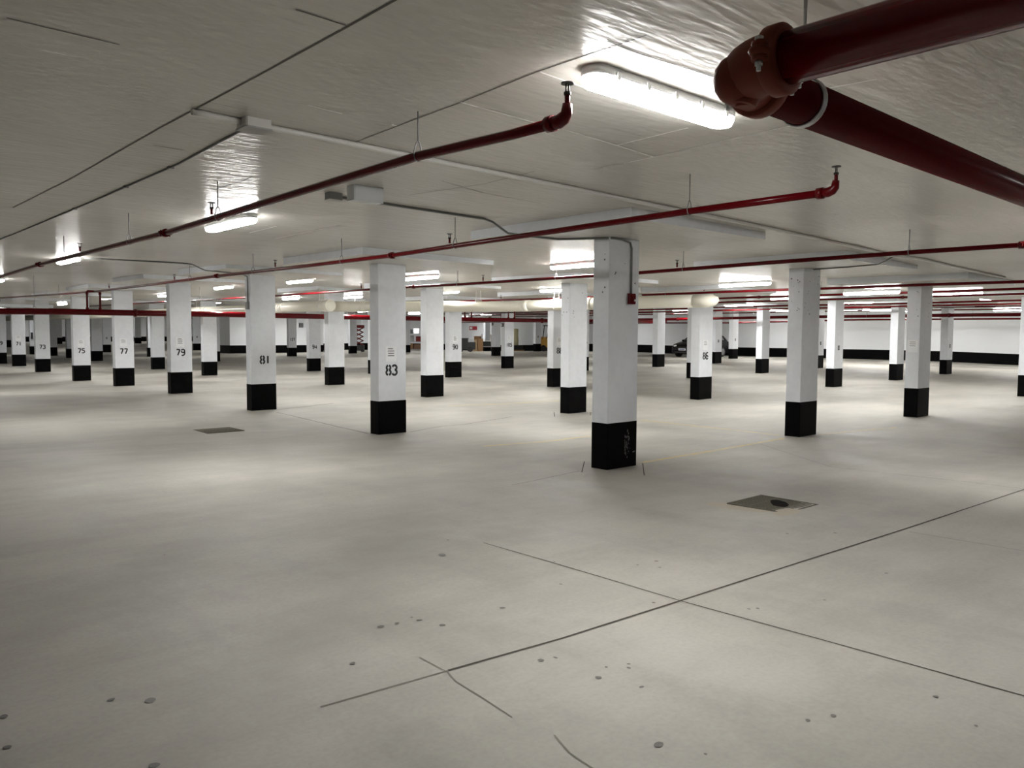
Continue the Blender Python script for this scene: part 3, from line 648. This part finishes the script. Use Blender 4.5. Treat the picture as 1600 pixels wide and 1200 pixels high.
for X in (10.9, 7.2, 17.5, 23.0): coupling((X, 23.6, zx(m3, X)), (1,0,0), .072, main)
for k, r, label in (('M1', .062, 'red fire main running level near the long white wall, thicker than the thin pipes'), ('M4', .045, 'lowest red pipe running level along the top of the long white wall')):
    pl = sorted([list(p) for p in DATA['PI'][k]], key=lambda p: p[1]); pl.insert(0, [pl[0][0], -1, pl[0][2]]); pl.append([pl[-1][0], 42, pl[-1][2]])
    o = tag(MB().tube(pl, r, 14).build('fire_main', M['red']), label, 'fire main', None, 'thing')
    for y in (8, 14, 20, 26): hanger(ycut(pl, y), r, o)
    for y in (11, 17, 23): coupling(ycut(pl, y), (0,1,0), r*.85, o)

# big pipe turning a corner overhead
BX, BY, BZ, BR = 2.44, 1.585, 2.50, .084
big = empty('fire_main', (BX, BY, BZ), 'big glossy red fire main turning a corner overhead, nearest the camera', 'fire main')
MB().tube([(0,-.17,0), (0,-2.5,0), (0,-7,0)], BR, 28).build('pipe_run', M['red'], big)
MB().tube([(.17,0,0), (4.2,.015,0), (6.6,.02,-.02), (9,.02,-.04), (19,.03,-.08)], BR, 28).build('pipe_run', M['red'], big)
eb = MB(); q = [(.17+.0, 0, 0)] + [(.155-.155*math.sin(a), -.155+.155*math.cos(a), 0) for a in [i*math.pi/16 for i in range(9)]] + [(0, -.19, 0)]
eb.tube(q, [.088]+[.097]*9+[.088], 24); eb.ball((.02, -.02, -.02), .088, 16, 8)
eb.tube([(.035,-.035,-.075), (.03,-.03,-.108)], [.055,.045], 16); eb.tube([(.03,-.03,-.1), (.03,-.03,-.112)], [.026,.024], 14)
eb.build('elbow', M['rust'], big)
def groove(c, ax):   # grooved coupling: two half shells with bolt lugs
    c = Vector(c); ax = Vector(ax); n = ax.cross(Vector((0,0,1))).normalized(); cb = MB()
    cb.tube([c-ax*.034, c-ax*.026, c-ax*.022, c+ax*.022, c+ax*.026, c+ax*.034], [.092, .110, .114, .114, .110, .092], 28)
    for s_ in (-1, 1):
        q_ = c + n*s_*.125
        cb.ball((q_.x, q_.y, q_.z), .036, 12, 6, 0, (1, 1, .62))
        for t_ in (1, -1): cb.tube([q_+Vector((0,0,.014*t_)), q_+Vector((0,0,.030*t_))], .026, 10)
    o = cb.build('coupling', M['rust'], big)
    for s_ in (-1, 1):
        q_ = c + n*s_*.128; bt = MB()
        bt.cyl((q_.x,q_.y,q_.z-.062), (q_.x,q_.y,q_.z+.048), .0075, 10); bt.cyl((q_.x,q_.y,q_.z-.045), (q_.x,q_.y,q_.z-.030), .014, 6); bt.cyl((q_.x,q_.y,q_.z+.030), (q_.x,q_.y,q_.z+.044), .014, 8)
        bt.build('bolt', M['zinc'], o)
groove((0, -.185, 0), (0, 1, 0)); groove((.185, 0, 0), (1, 0, 0))
hg = MB(); hx = .50
ring = [(hx, (BR+.006)*math.cos(a), (BR+.006)*math.sin(a)) for a in [math.pi/2+.12+i*(2*math.pi-.24)/28 for i in range(29)]]
for dx in (-.012, -.004, .004, .012): hg.tube([(p[0]+dx, p[1], p[2]) for p in ring], .0045, 6)
hg.cyl((hx,0,BR+.004), (hx,0,slab_z(BX+hx, BY)-BZ+.02), .007, 8); hg.cyl((hx,0,BR+.004), (hx,0,BR+.03), .014, 6)
hg.build('hanger', M['zinc'], big)
hg = MB(); hy = -1.6
for dx in (-.012, -.004, .004, .012): hg.tube([(p[1], hy+dx, p[2]) for p in ring], .0045, 6)
hg.cyl((0,hy,BR+.004), (0,hy,slab_z(BX, BY+hy)-BZ+.02), .007, 8); hg.build('hanger', M['zinc'], big)

# ---------------------------------------------------------------- cream drain pipe
CR = .155
cream = empty('drain_pipe', (11.75, 20.9, 2.425), 'thick cream drain pipe hung under the ceiling with a round end cap', 'drain pipe')
cb = MB(); cb.tube([(0,0,0), (0,6,.0), (-.2,14,.02), (-.6,30,.04), (-1.2,42,.06)], CR, 24); cb.build('pipe_run', M['cream'], cream)
cap = MB(); cap.tube([(0,.10,0), (0,.02,0), (0,-.03,0)], CR+.014, 24); cap.tube([(0,-.025,0), (0,-.04,0)], [CR-.03, CR-.036], 24); cap.box(-.07, .07, -.05, -.035, -.008, .008); cap.build('end_cap', M['cream'], cream)
wy = MB(); wy.tube([(0,1.3,0), (.35,.75,0), (1.1,-.15,0), (3.0,-2.1,0), (3.6,-2.75,0), (3.85,-3.4,0), (3.9,-4.5,0), (3.9,-8,0), (4.35,-9.75,0)], CR, 24); wy.build('pipe_run', M['cream'], cream)
ed = MB(); ed.tube([(4.35-.05,-9.6,0), (4.4,-9.95,.0), (4.42,-10.08,.02), (4.43,-10.15,.05), (4.43,-10.18,.09)], [CR+.004, CR+.004, CR-.02, CR-.07, .01], 24); ed.build('closed_end', M['cream'], cream)
for a, b in (((2.6,-1.7,0), (2.75,-1.85,0)), ((3.88,-4.1,0), (3.89,-4.35,0)), ((1.0,-.03,0), (1.12,-.16,0)), ((3.9,-6.6,0), (3.9,-6.75,0)), ((0,2.9,0), (0,3.1,0)), ((-.08,9,.01), (-.09,9.2,.01))):
    MB().tube([a, b], CR+.010, 24).build('collar', M['cream'], cream)
def clevis(lx, ly):
    z = slab_z(11.75+lx, 20.9+ly)-2.425; mb = MB()
    for dx in (-.09, .09): mb.cyl((lx+dx, ly, CR+.02), (lx+dx, ly, z+.01), .007, 6)
    mb.tube([(lx+(CR+.008)*math.cos(a), ly, (CR+.008)*math.sin(a)) for a in [i*2*math.pi/20 for i in range(21)]], .008, 6)
    mb.box(lx-.12, lx+.12, ly-.015, ly+.015, CR+.012, CR+.034); mb.build('hanger', M['conduit'], cream)
for p in ((0,.45), (1.7,-.8), (0,5), (3.45,-2.6), (3.9,-5.4), (3.95,-8.2), (0,10)): clevis(*p)

# ---------------------------------------------------------------- conduits and boxes
CO = DATA['CON']
def conduit(pts, r, m, label, dz, strap=None):
    P = [(p[0], p[1], p[2]-dz) for p in pts]
    o = tag(MB().tube(P, r, 8).build('conduit', M[m]), label, 'conduit', 'electrical conduits fixed to the ceiling', 'thing')
    if strap:
        for t in strap:
            i = min(int(t), len(P)-2); f_ = t-i; q = [P[i][j]+(P[i+1][j]-P[i][j])*f_ for j in range(3)]
            MB().box(q[0]-.02, q[0]+.02, q[1]-.02, q[1]+.02, q[2]-r*1.2, q[2]+r*1.4).build('strap', M[m], o)
    return o
def onslab(pts, n=6):   # follow the slab between the given points
    out = []
    for a, b in zip(pts[:-1], pts[1:]):
        for i in range(n): x, y = a[0]+(b[0]-a[0])*i/n, a[1]+(b[1]-a[1])*i/n; out.append([x, y, slab_z(x, y)])
    x, y = pts[-1][:2]; out.append([x, y, slab_z(x, y)]); return out
conduit(onslab(CO['long']), .020, 'conduit', 'long pale conduit crossing the ceiling from the junction box toward the right', .020)
conduit(onslab(CO['dark']), .008, 'greyconduit', 'thin dark conduit running from the junction box to the left edge', .008, (6.5, 9.5, 13))
x, y, z0, top, r = COLS['A']
yf = y-HY-.016
al = onslab(CO['alarm'][:3])[:-1] + [[5.88, 6.99, slab_z(5.88,6.99)], [6.05, 7.04, slab_z(6.05,7.04)-.01], [6.30, 7.05, cz(x,y)+.0], [6.74, 7.08, top], [7.15, 7.07, top], [7.38, 6.75, top], [7.52, yf, top-.002], [7.70, yf, top-.004], [x+.085, yf, top-.03], [x+.115, yf, top-.10], [x+.115, yf, 2.5], [x+.115, yf, 2.14]]
conduit(al, .013, 'greyconduit', 'grey conduit bending down the nearest column to the red alarm box', .013)
fa = tag(MB().bbox(-.065, .065, -.045, 0, -.065, .065, .012).build('fire_alarm', M['red'], None, (x+.115, y-HY-.0005, 2.06)), 'red fire alarm box on the nearest column', 'fire alarm', None, 'thing')
MB().box(-.015, .05, -.052, -.044, -.04, .045).build('alarm_face', M['redfit'], fa)
MB().tube([(.025,-.052,-.02), (.025,-.062,-.02)], .014, 10).build('lens', M['lens'], fa)
x8, y8, z8, t8, r8 = COLS['81']
le = onslab(CO['left'][:2]) + [[5.95, 15.95, slab_z(5.95,15.95)-.01], [6.25, 16.1, t8], [6.9, 16.4, t8-.002], [7.3, 16.7, t8], [x8-HX-.016, y8-.02, t8-.03], [x8-HX-.016, y8-.03, t8-.15], [x8-HX-.016, y8-.03, 2.28]]
conduit(le, .013, 'greyconduit', 'grey conduit running across to the left face of column 81', .013)
tag(MB().box(-.05, 0, -.05, .05, -.09, .07).build('switch_box', M['greybox'], None, (x8-HX-.001, y8-.03, 2.21)), 'small grey box at the foot of the conduit on column 81', 'box', None, 'thing')
xr, yr, zr, tr, rr_ = COLS['1250']
conduit([[12.30, 5.06, 2.83], [12.2, 5.12, 2.78], [12.35, 5.25, 2.752], [12.42, 5.41, tr], [12.58, 5.95, tr], [xr, yr-HY-.016, tr]], .009, 'greyconduit', 'thin grey conduit dropping to the top of the thick pitted column', .008)
jx, jy, jz = CO['jbox']; jz = slab_z(jx, jy)
jb = tag(MB().bbox(-.085, .085, -.075, .075, -.055, .004, .01).build('junction_box', M['conduit'], None, (jx, jy, jz)), 'white junction box on the ceiling where two conduits meet', 'junction box', None, 'thing')
MB().bbox(-.09, .09, -.08, .08, -.064, -.055, .01).build('box_lid', M['boxlid'], jb)
bx, by, bz = CO['box']; bx, by = 3.95, 6.37; bz = slab_z(bx, by)
wb = tag(MB().box(-.155, .155, -.06, .06, -.135, .004).build('equipment_box', M['whitebox'], None, (bx, by, bz)), 'pale white equipment box hung on the ceiling beside a small grey box', 'equipment box', None, 'thing')
MB().box(-.145, .145, -.066, -.06, -.128, -.008).build('box_cover', M['whitebox'], wb)
gx, gy = 3.90, 6.85
gb = tag(MB().bbox(-.07, .07, -.05, .05, -.06, .004, .008).build('junction_box', M['greybox'], None, (gx, gy, slab_z(gx, gy))), 'small grey junction box left of the pale white equipment box', 'junction box', None, 'thing')
MB().bbox(-.074, .074, -.054, .054, -.066, -.06, .008).build('box_lid', M['boxlid'], gb)

# ---------------------------------------------------------------- floor drains
def drain(cx, cy, s, label, worn):
    z = floor_z(cx, cy); r = empty('floor_drain', (cx, cy, z), label, 'floor drain', 'floor drains'); h = s/2
    fr = MB()
    for a in ((-h, h, -h, -h+.03), (-h, h, h-.03, h), (-h, -h+.03, -h+.03, h-.03), (h-.03, h, -h+.03, h-.03)): fr.box(*a, -.02, .006)
    fr.build('frame', M['grate'], r)
    pan = MB(); pan.box(-h+.03, h-.03, -h+.03, h-.03, -.02, .0005); pan.build('pit', M['gratedark'], r)
    gr = MB(); n = 11
    for i in range(n):
        x0 = -h+.035+(s-.07)*i/n; gr.box(x0, x0+(s-.07)/n*.72, -h+.03, h-.03, -.012, .005)
    for yy in (-.11, .11): gr.box(-h+.03, h-.03, yy-.012, yy+.012, -.012, .0052)
    gr.build('grate', M['grate'], r)
    if worn:
        st = MB(); blob(st, .06, -.04, .17, .085, .7, lambda x, y: 0, .0068, 0, 18); st.build('stain', M['wet'], r)
drain(*DATA['DR'][0], 'rusty square floor drain with a dark stain, right of the nearest column', True)
drain(*DATA['DR'][1], 'square floor drain grate in the aisle before column 81', False)

# ---------------------------------------------------------------- parked car (nose toward the aisle)
def car(fx, cy, label):
    z = fz(fx+2, cy); r = empty('parked_car', (fx, cy, z), label, 'car'); L, W = 3.95, 1.66
    side = [(.05,.30),(.02,.48),(.06,.66),(.18,.78),(.55,.88),(1.02,.97),(1.10,1.0),(3.55,1.03),(3.85,.98),(3.93,.75),(3.92,.38),(3.85,.26),(3.50,.22),(.30,.20)]
    body = MB(); rings = []
    for t, s_ in ((-1, .93), (-.93, .985), (-.5, 1), (.5, 1), (.93, .985), (1, .93)):
        rings.append([(L/2+(px-L/2)*(.985 if abs(t) == 1 else 1)*(1 if abs(t) < .9 else s_**.3), t*W/2, .20+(pz-.20)*(1 if abs(t) < .95 else .955)) for px, pz in side])
    body.loft(rings, 0, True); body.build('body', M['carpaint'], r)
    cab = [(1.02,.96),(1.75,1.42),(2.15,1.50),(2.95,1.49),(3.45,1.32),(3.78,1.02)]
    cb = MB(); rings = []
    for t, k_ in ((-1, 0), (-.86, 1), (.86, 1), (1, 0)):
        rings.append([(px, t*(W/2-.06-(pz-.96)*.28), pz if k_ else pz-.012*(pz>1.1)) for px, pz in cab])
    cb.loft(rings, 0, False); cb.build('cabin', M['carpaint'], r)
    gl = MB()
    yy = lambda z_: W/2-.06-(z_-.96)*.28+.006
    for s_ in (-1, 1):
        for q_ in ([(1.30,1.04),(1.80,1.37),(2.20,1.44),(2.20,1.04)], [(2.28,1.04),(2.28,1.44),(2.90,1.43),(3.25,1.30),(3.40,1.06)]):
            pts = [(px, s_*yy(pz), pz) for px, pz in q_]; gl.poly(pts if s_ > 0 else pts[::-1])
    gl.poly([(1.08,-.62,1.02),(1.08,.62,1.02),(1.70,.54,1.405),(1.70,-.54,1.405)][::-1]); gl.build('window_glass', M['glass'], r)
    for px in (.68, 3.15):
        for s_ in (-1, 1):
            w = MB(); w.tube([(px, s_*(W/2-.2), .31), (px, s_*(W/2-.19), .31), (px, s_*(W/2-.02), .31), (px, s_*(W/2+.005), .31)], [.28,.31,.31,.29], 20)
            wo = w.build('wheel', M['rubber'], r)
            h = MB(); h.tube([(px, s_*(W/2+.004), .31), (px, s_*(W/2+.014), .31)], [.21, .19], 16); h.build('rim', M['alloy'], wo)
    for s_ in (-1, 1):
        h = MB(); h.ball((.16, s_*(W/2-.22), .68), .13, 10, 6, 0, (.9, 1.2, .6)); h.build('headlight', M['lens'], r)
        m_ = MB(); m_.ball((1.32, s_*(W/2+.05), 1.02), .1, 8, 5, 0, (.7, 1, .7)); m_.build('mirror', M['carpaint'], r)
    p = MB().box(-.012, .02, -.26, .26, .42, .55).build('licence_plate', M['plate'], r)
    MB().box(-.016, -.012, -.18, .18, .455, .515).build('plate_print', M['plateprint'], p)
    MB().box(-.005, .05, -.5, .5, .58, .64).build('grille', M['rubber'], r)
    MB().box(.0, .06, -.55, .55, .26, .36).build('bumper_intake', M['rubber'], r)
car(40.7, 29.45, 'black hatchback car parked nose out behind column 86, by the white wall')

# ---------------------------------------------------------------- goods and machines stored at the far end
def at(ratio, X):   # a spot on the sight line with the given Y/X
    y = ratio*X; return X, y, fz(X, y)
def forklift():
    x, y, z = at(.992, 43.6); r = empty('forklift', (x, y, z), 'yellow forklift truck parked just left of column 88', 'forklift')
    b = MB(); b.prism([(-1.1,-.45),(.6,-.45),(.75,-.3),(.75,.3),(.6,.45),(-1.1,.45)], .3, .95); b.bbox(-1.3,-.75,-.42,.42,.3,1.1,.1); b.build('chassis', M['yellowlift'], r)
    m_ = MB()
    for s_ in (-1,1): m_.box(.78,.86,s_*.26-.05,s_*.26+.05,.05,1.9)
    for zz in (.5,1.1,1.7): m_.box(.79,.85,-.3,.3,zz,zz+.07)
    m_.build('mast', M['machine'], r)
    for s_ in (-1,1): MB().box(.86,1.8,s_*.2-.05,s_*.2+.05,.06,.11).build('fork', M['machine'], r)
    g = MB()
    for px in (-.9,.45):
        for s_ in (-1,1): g.cyl((px,s_*.4,.9), (px*.85,s_*.4,1.95), .035, 6)
    g.box(-.85,.5,-.45,.45,1.93,1.99); g.build('overhead_guard', M['machine'], r)
    s = MB(); s.box(-.45,.0,-.22,.22,.95,1.1); s.box(-.5,-.38,-.22,.22,1.05,1.5); s.build('seat', M['machine'], r)
    for px, rr in ((-.8,.24),(.5,.28)):
        for s_ in (-1,1): MB().cyl((px,s_*.3,rr), (px,s_*.48,rr), rr, 16).build('wheel', M['rubber'], r)
    r.rotation_euler = (0,0,math.radians(-70))
forklift()
def machine():
    x, y, z = at(1.238, 38.7); r = empty('floor_scrubber', (x, y, z), 'black wheeled machine beside the cardboard boxes right of column 90', 'machine')
    b = MB(); b.bbox(-.6,.6,-.4,.4,.18,.75,.12); b.bbox(-.55,.1,-.35,.35,.75,1.05,.1); b.build('body', M['machine'], r)
    MB().bbox(-.1,.5,-.3,.3,.75,1.0,.15).build('tank', M['machinegrey'], r)
    h = MB(); h.tube([(-.5,-.3,1.0), (-.75,-.3,1.25), (-.75,.3,1.25), (-.5,.3,1.0)], .03, 8); h.build('handle', M['machine'], r)
    for s_ in (-1,1):
        MB().cyl((.2,s_*.36,.2), (.2,s_*.46,.2), .2, 16).build('wheel', M['rubber'], r); MB().cyl((-.45,s_*.3,.09), (-.45,s_*.36,.09), .09, 12).build('wheel', M['rubber'], r)
    r.rotation_euler = (0,0,math.radians(-35))
machine()
def carton(ratio, X, w, d, h, rz, m, label, zoff=0.):
    x, y, z = at(ratio, X); o = tag(MB().box(-w/2,w/2,-d/2,d/2,0,h).build('cardboard_box', M[m], None, (x,y,z+zoff+.004)), label, 'box', 'cardboard boxes stored at the far end', 'thing')
    o.rotation_euler = (0,0,math.radians(rz)); MB().box(-w/2-.002,w/2+.002,-.03,.03,.3*h,h+.002).build('tape', M['cardpale'], o)
carton(1.213, 41.0, .36, .36, .95, -48, 'cardpale', 'tall pale cardboard box beside the black wheeled machine')
carton(1.197, 41.0, .38, .4, 1.0, -44, 'card', 'tall brown cardboard box left of the steel cart')
carton(1.206, 42.2, .5, .5, 1.25, -50, 'card', 'brown cardboard box standing behind the pale one')
def cart():
    x, y, z = at(1.180, 42.0); r = empty('steel_cart', (x, y, z), 'steel frame cart loaded with dark goods right of the cardboard boxes', 'cart')
    f = MB()
    for sx in (-.45,.45):
        for sy in (-.28,.28): f.cyl((sx,sy,.12), (sx*.8,sy,1.35), .022, 6)
    for zz in (.35,.85): f.box(-.46,.46,-.29,.29,zz,zz+.05)
    f.tube([(-.36,-.28,1.35), (-.36,.28,1.35)], .022, 6); f.tube([(.36,-.28,1.35), (.36,.28,1.35)], .022, 6)
    f.build('frame', M['cart'], r)
    MB().box(-.4,.4,-.25,.25,.41,.8).build('load', M['machine'], r)
    for sx in (-.4,.4):
        for sy in (-.25,.25): MB().cyl((sx,sy-.03,.07), (sx,sy+.03,.07), .07, 10).build('caster', M['rubber'], r)
    r.rotation_euler = (0,0,math.radians(-45))
cart()
def shelf():
    x, y, z = at(1.415, 38.4); r = empty('storage_rack', (x, y, z), 'storage rack of boxes and bags between column 83 and the plain column beside it', 'storage rack')
    f = MB()
    for sx in (-.7,.7):
        for sy in (-.3,.3): f.box(sx-.03,sx+.03,sy-.03,sy+.03,0,1.9)
    for zz in (.12,.75,1.4): f.box(-.73,.73,-.33,.33,zz,zz+.04)
    f.build('frame', M['shelf'], r)
    r.rotation_euler = (0,0,math.radians(-40))
    c, s = math.cos(math.radians(-40)), math.sin(math.radians(-40))
    goods = [(-.45,.16,.5,.4,.45,'card','brown box on the bottom shelf of the storage rack, left'), (.15,.16,.55,.4,.4,'brown','dark brown box on the bottom shelf of the storage rack, middle'), (-.4,.79,.5,.4,.5,'machinegrey','grey tote on the middle shelf of the storage rack'),
             (.3,.79,.5,.4,.42,'redlift','dull red box on the middle shelf of the storage rack'), (.1,1.44,.45,.4,.42,'wall','white box on the top shelf of the storage rack'), (-.42,1.44,.4,.4,.35,'machine','black tote on the top shelf of the storage rack')]
    for lx, lz, w, d, h, m, label in goods:
        o = tag(MB().bbox(-w/2,w/2,-d/2,d/2,0,h,.03).build('storage_box', M[m], None, (x+lx*c, y+lx*s, z+lz+.002)), label, 'box', 'goods on the storage rack', 'thing'); o.rotation_euler = (0,0,math.radians(-40))
shelf()
def lift():
    x, y, z = at(1.645, 33.2); r = empty('scissor_lift', (x, y, z), 'red folded lift standing between two small far columns left of column 83', 'lift')
    MB().bbox(-.4,.4,-.3,.3,.1,.55,.05).build('base', M['machine'], r)
    a = MB()
    for i in range(4):
        z0 = .55+i*.33
        for s_ in (-1,1):
            a.cyl((-.33,s_*.25,z0), (.33,s_*.25,z0+.33), .03, 6); a.cyl((.33,s_*.25,z0), (-.33,s_*.25,z0+.33), .03, 6)
    a.build('scissor_arms', M['redlift'], r)
    p = MB(); p.box(-.4,.4,-.3,.3,1.87,1.93); p.box(-.4,.4,-.3,-.27,1.93,2.1); p.box(-.4,.4,.27,.3,1.93,2.1); p.build('platform', M['redlift'], r)
    for sx in (-.3,.3):
        for sy in (-.3,.3): MB().cyl((sx,sy-.04,.11), (sx,sy+.04,.11), .11, 10).build('wheel', M['rubber'], r)
    r.rotation_euler = (0,0,math.radians(-40))
lift()
def tripod():
    x, y, z = at(1.79, 31.2); r = empty('hand_truck', (x, y, z), 'black hand truck left of the small far column by the red lift', 'hand truck')
    f = MB(); f.tube([(-.2,0,.2), (-.2,.05,1.35), (.2,.05,1.35), (.2,0,.2)], .03, 6)
    for zz in (.4,.7,1.0): f.box(-.2,.2,.0,.04,zz,zz+.05)
    f.build('frame', M['machine'], r); MB().box(-.25,.25,-.3,.0,.02,.05).build('toe_plate', M['machine'], r)
    for s_ in (-1,1): MB().cyl((s_*.24,.05,.14), (s_*.32,.05,.14), .14, 12).build('wheel', M['rubber'], r)
    MB().bbox(-.22,.22,-.28,-.02,.06,.62,.03).build('load', M['machine'], r)
    r.rotation_euler = (0,0,math.radians(-40))
tripod()
def wrapped():
    x, y, z = at(1.098, 44.5); r = empty('wrapped_pallet', (x, y, z), 'tall pale yellow wrapped stack on a dark pallet, left of the yellow forklift', 'pallet')
    p = MB()
    for i in range(5): p.box(-.6+i*.27,-.48+i*.27,-.5,.5,.1,.13)
    for yy in (-.45,0,.45): p.box(-.6,.6,yy-.05,yy+.05,.0,.1)
    p.build('pallet', M['card'], r)
    MB().bbox(-.55,.55,-.45,.45,.13,.5,.04).build('dark_crate', M['machine'], r)
    MB().loft([[(.3*math.cos(a)*k, .3*math.sin(a)*k, zz) for a in [i*.524 for i in range(12)]] for zz, k in ((.5,1),(.9,1.05),(1.4,.95),(1.8,1.0),(1.85,.6))], 0).build('wrapped_roll', M['olive'], r)
wrapped()
# wall mounted things
sg = tag(MB().box(-.03,0,-.55,.55,-.17,.17).build('wall_sign', M['redsign'], None, (RX1-.002, 57.2, 2.2)), 'red sign on the white wall above the stored boxes right of column 90', 'sign', None, 'thing')
MB().box(-.035,-.03,.1,.46,-.1,.1).build('sign_mark', M['paper'], sg)
vt = tag(MB().box(-.17,.17,-.05,0,-.17,.17).build('wall_vent', M['darksteel'], None, (29.3, 56.6-.002, 2.25)), 'dark square vent on the white core wall left of column 94', 'vent', None, 'thing')
for i in range(5): MB().box(-.14,.14,-.06,-.05,-.13+i*.06,-.10+i*.06).build('louvre', M['greybox'], vt)
ex = tag(MB().bbox(-.06,.06,-.12,0,-.25,.2,.03).build('mounted_fire_extinguisher', M['machine'], None, (COLS['f50'][0]-.18, COLS['f50'][1]-HY-.002, COLS['f50'][2]+1.35)), 'dark extinguisher cabinet on the far column left of column 73', 'extinguisher', None, 'thing')
def strobe(k, zc, label):
    x, y, z0, top, r = COLS[k]
    o = tag(MB().bbox(-.07,0,-.06,.06,-.08,.08,.01).build('alarm_strobe', M['machine'], None, (x-HX-.001, y, z0+zc)), label, 'alarm strobe', 'alarm strobes on columns', 'thing')
    MB().box(-.085,-.07,-.03,.03,-.04,.04).build('lens', M['lens'], o)
strobe('105', 2.05, 'dark alarm strobe high on the left face of column 105')
strobe('f775', 2.05, 'dark alarm strobe on the distant column left of column 105')

# ---------------------------------------------------------------- camera, world, view
cd = DATA['CAM']
cam = bpy.data.objects.new('camera', bpy.data.cameras.new('camera')); C.objects.link(cam)
Rm = Matrix((cd['right'], cd['up'], cd['back'])).transposed().to_4x4(); cam.matrix_world = Matrix.Translation(cd['loc']) @ Rm
cam.data.sensor_fit = 'HORIZONTAL'; cam.data.sensor_width = 36; cam.data.lens = cd['f']*36/1600; cam.data.clip_start = .05; cam.data.clip_end = 400
sc_ = bpy.context.scene; sc_.camera = cam
w = bpy.data.worlds.new('world'); sc_.world = w; w.use_nodes = True
w.node_tree.nodes['Background'].inputs[0].default_value = (.03,.03,.03,1)
vs = sc_.view_settings; vs.view_transform = 'Standard'; vs.look = 'None'; vs.gamma = 1; vs.exposure = 2.8; vs.use_curve_mapping = False
cy = sc_.cycles; cy.max_bounces = 10; cy.diffuse_bounces = 6; cy.glossy_bounces = 4; cy.use_denoising = True; cy.sample_clamp_indirect = 6
cy.use_light_tree = True
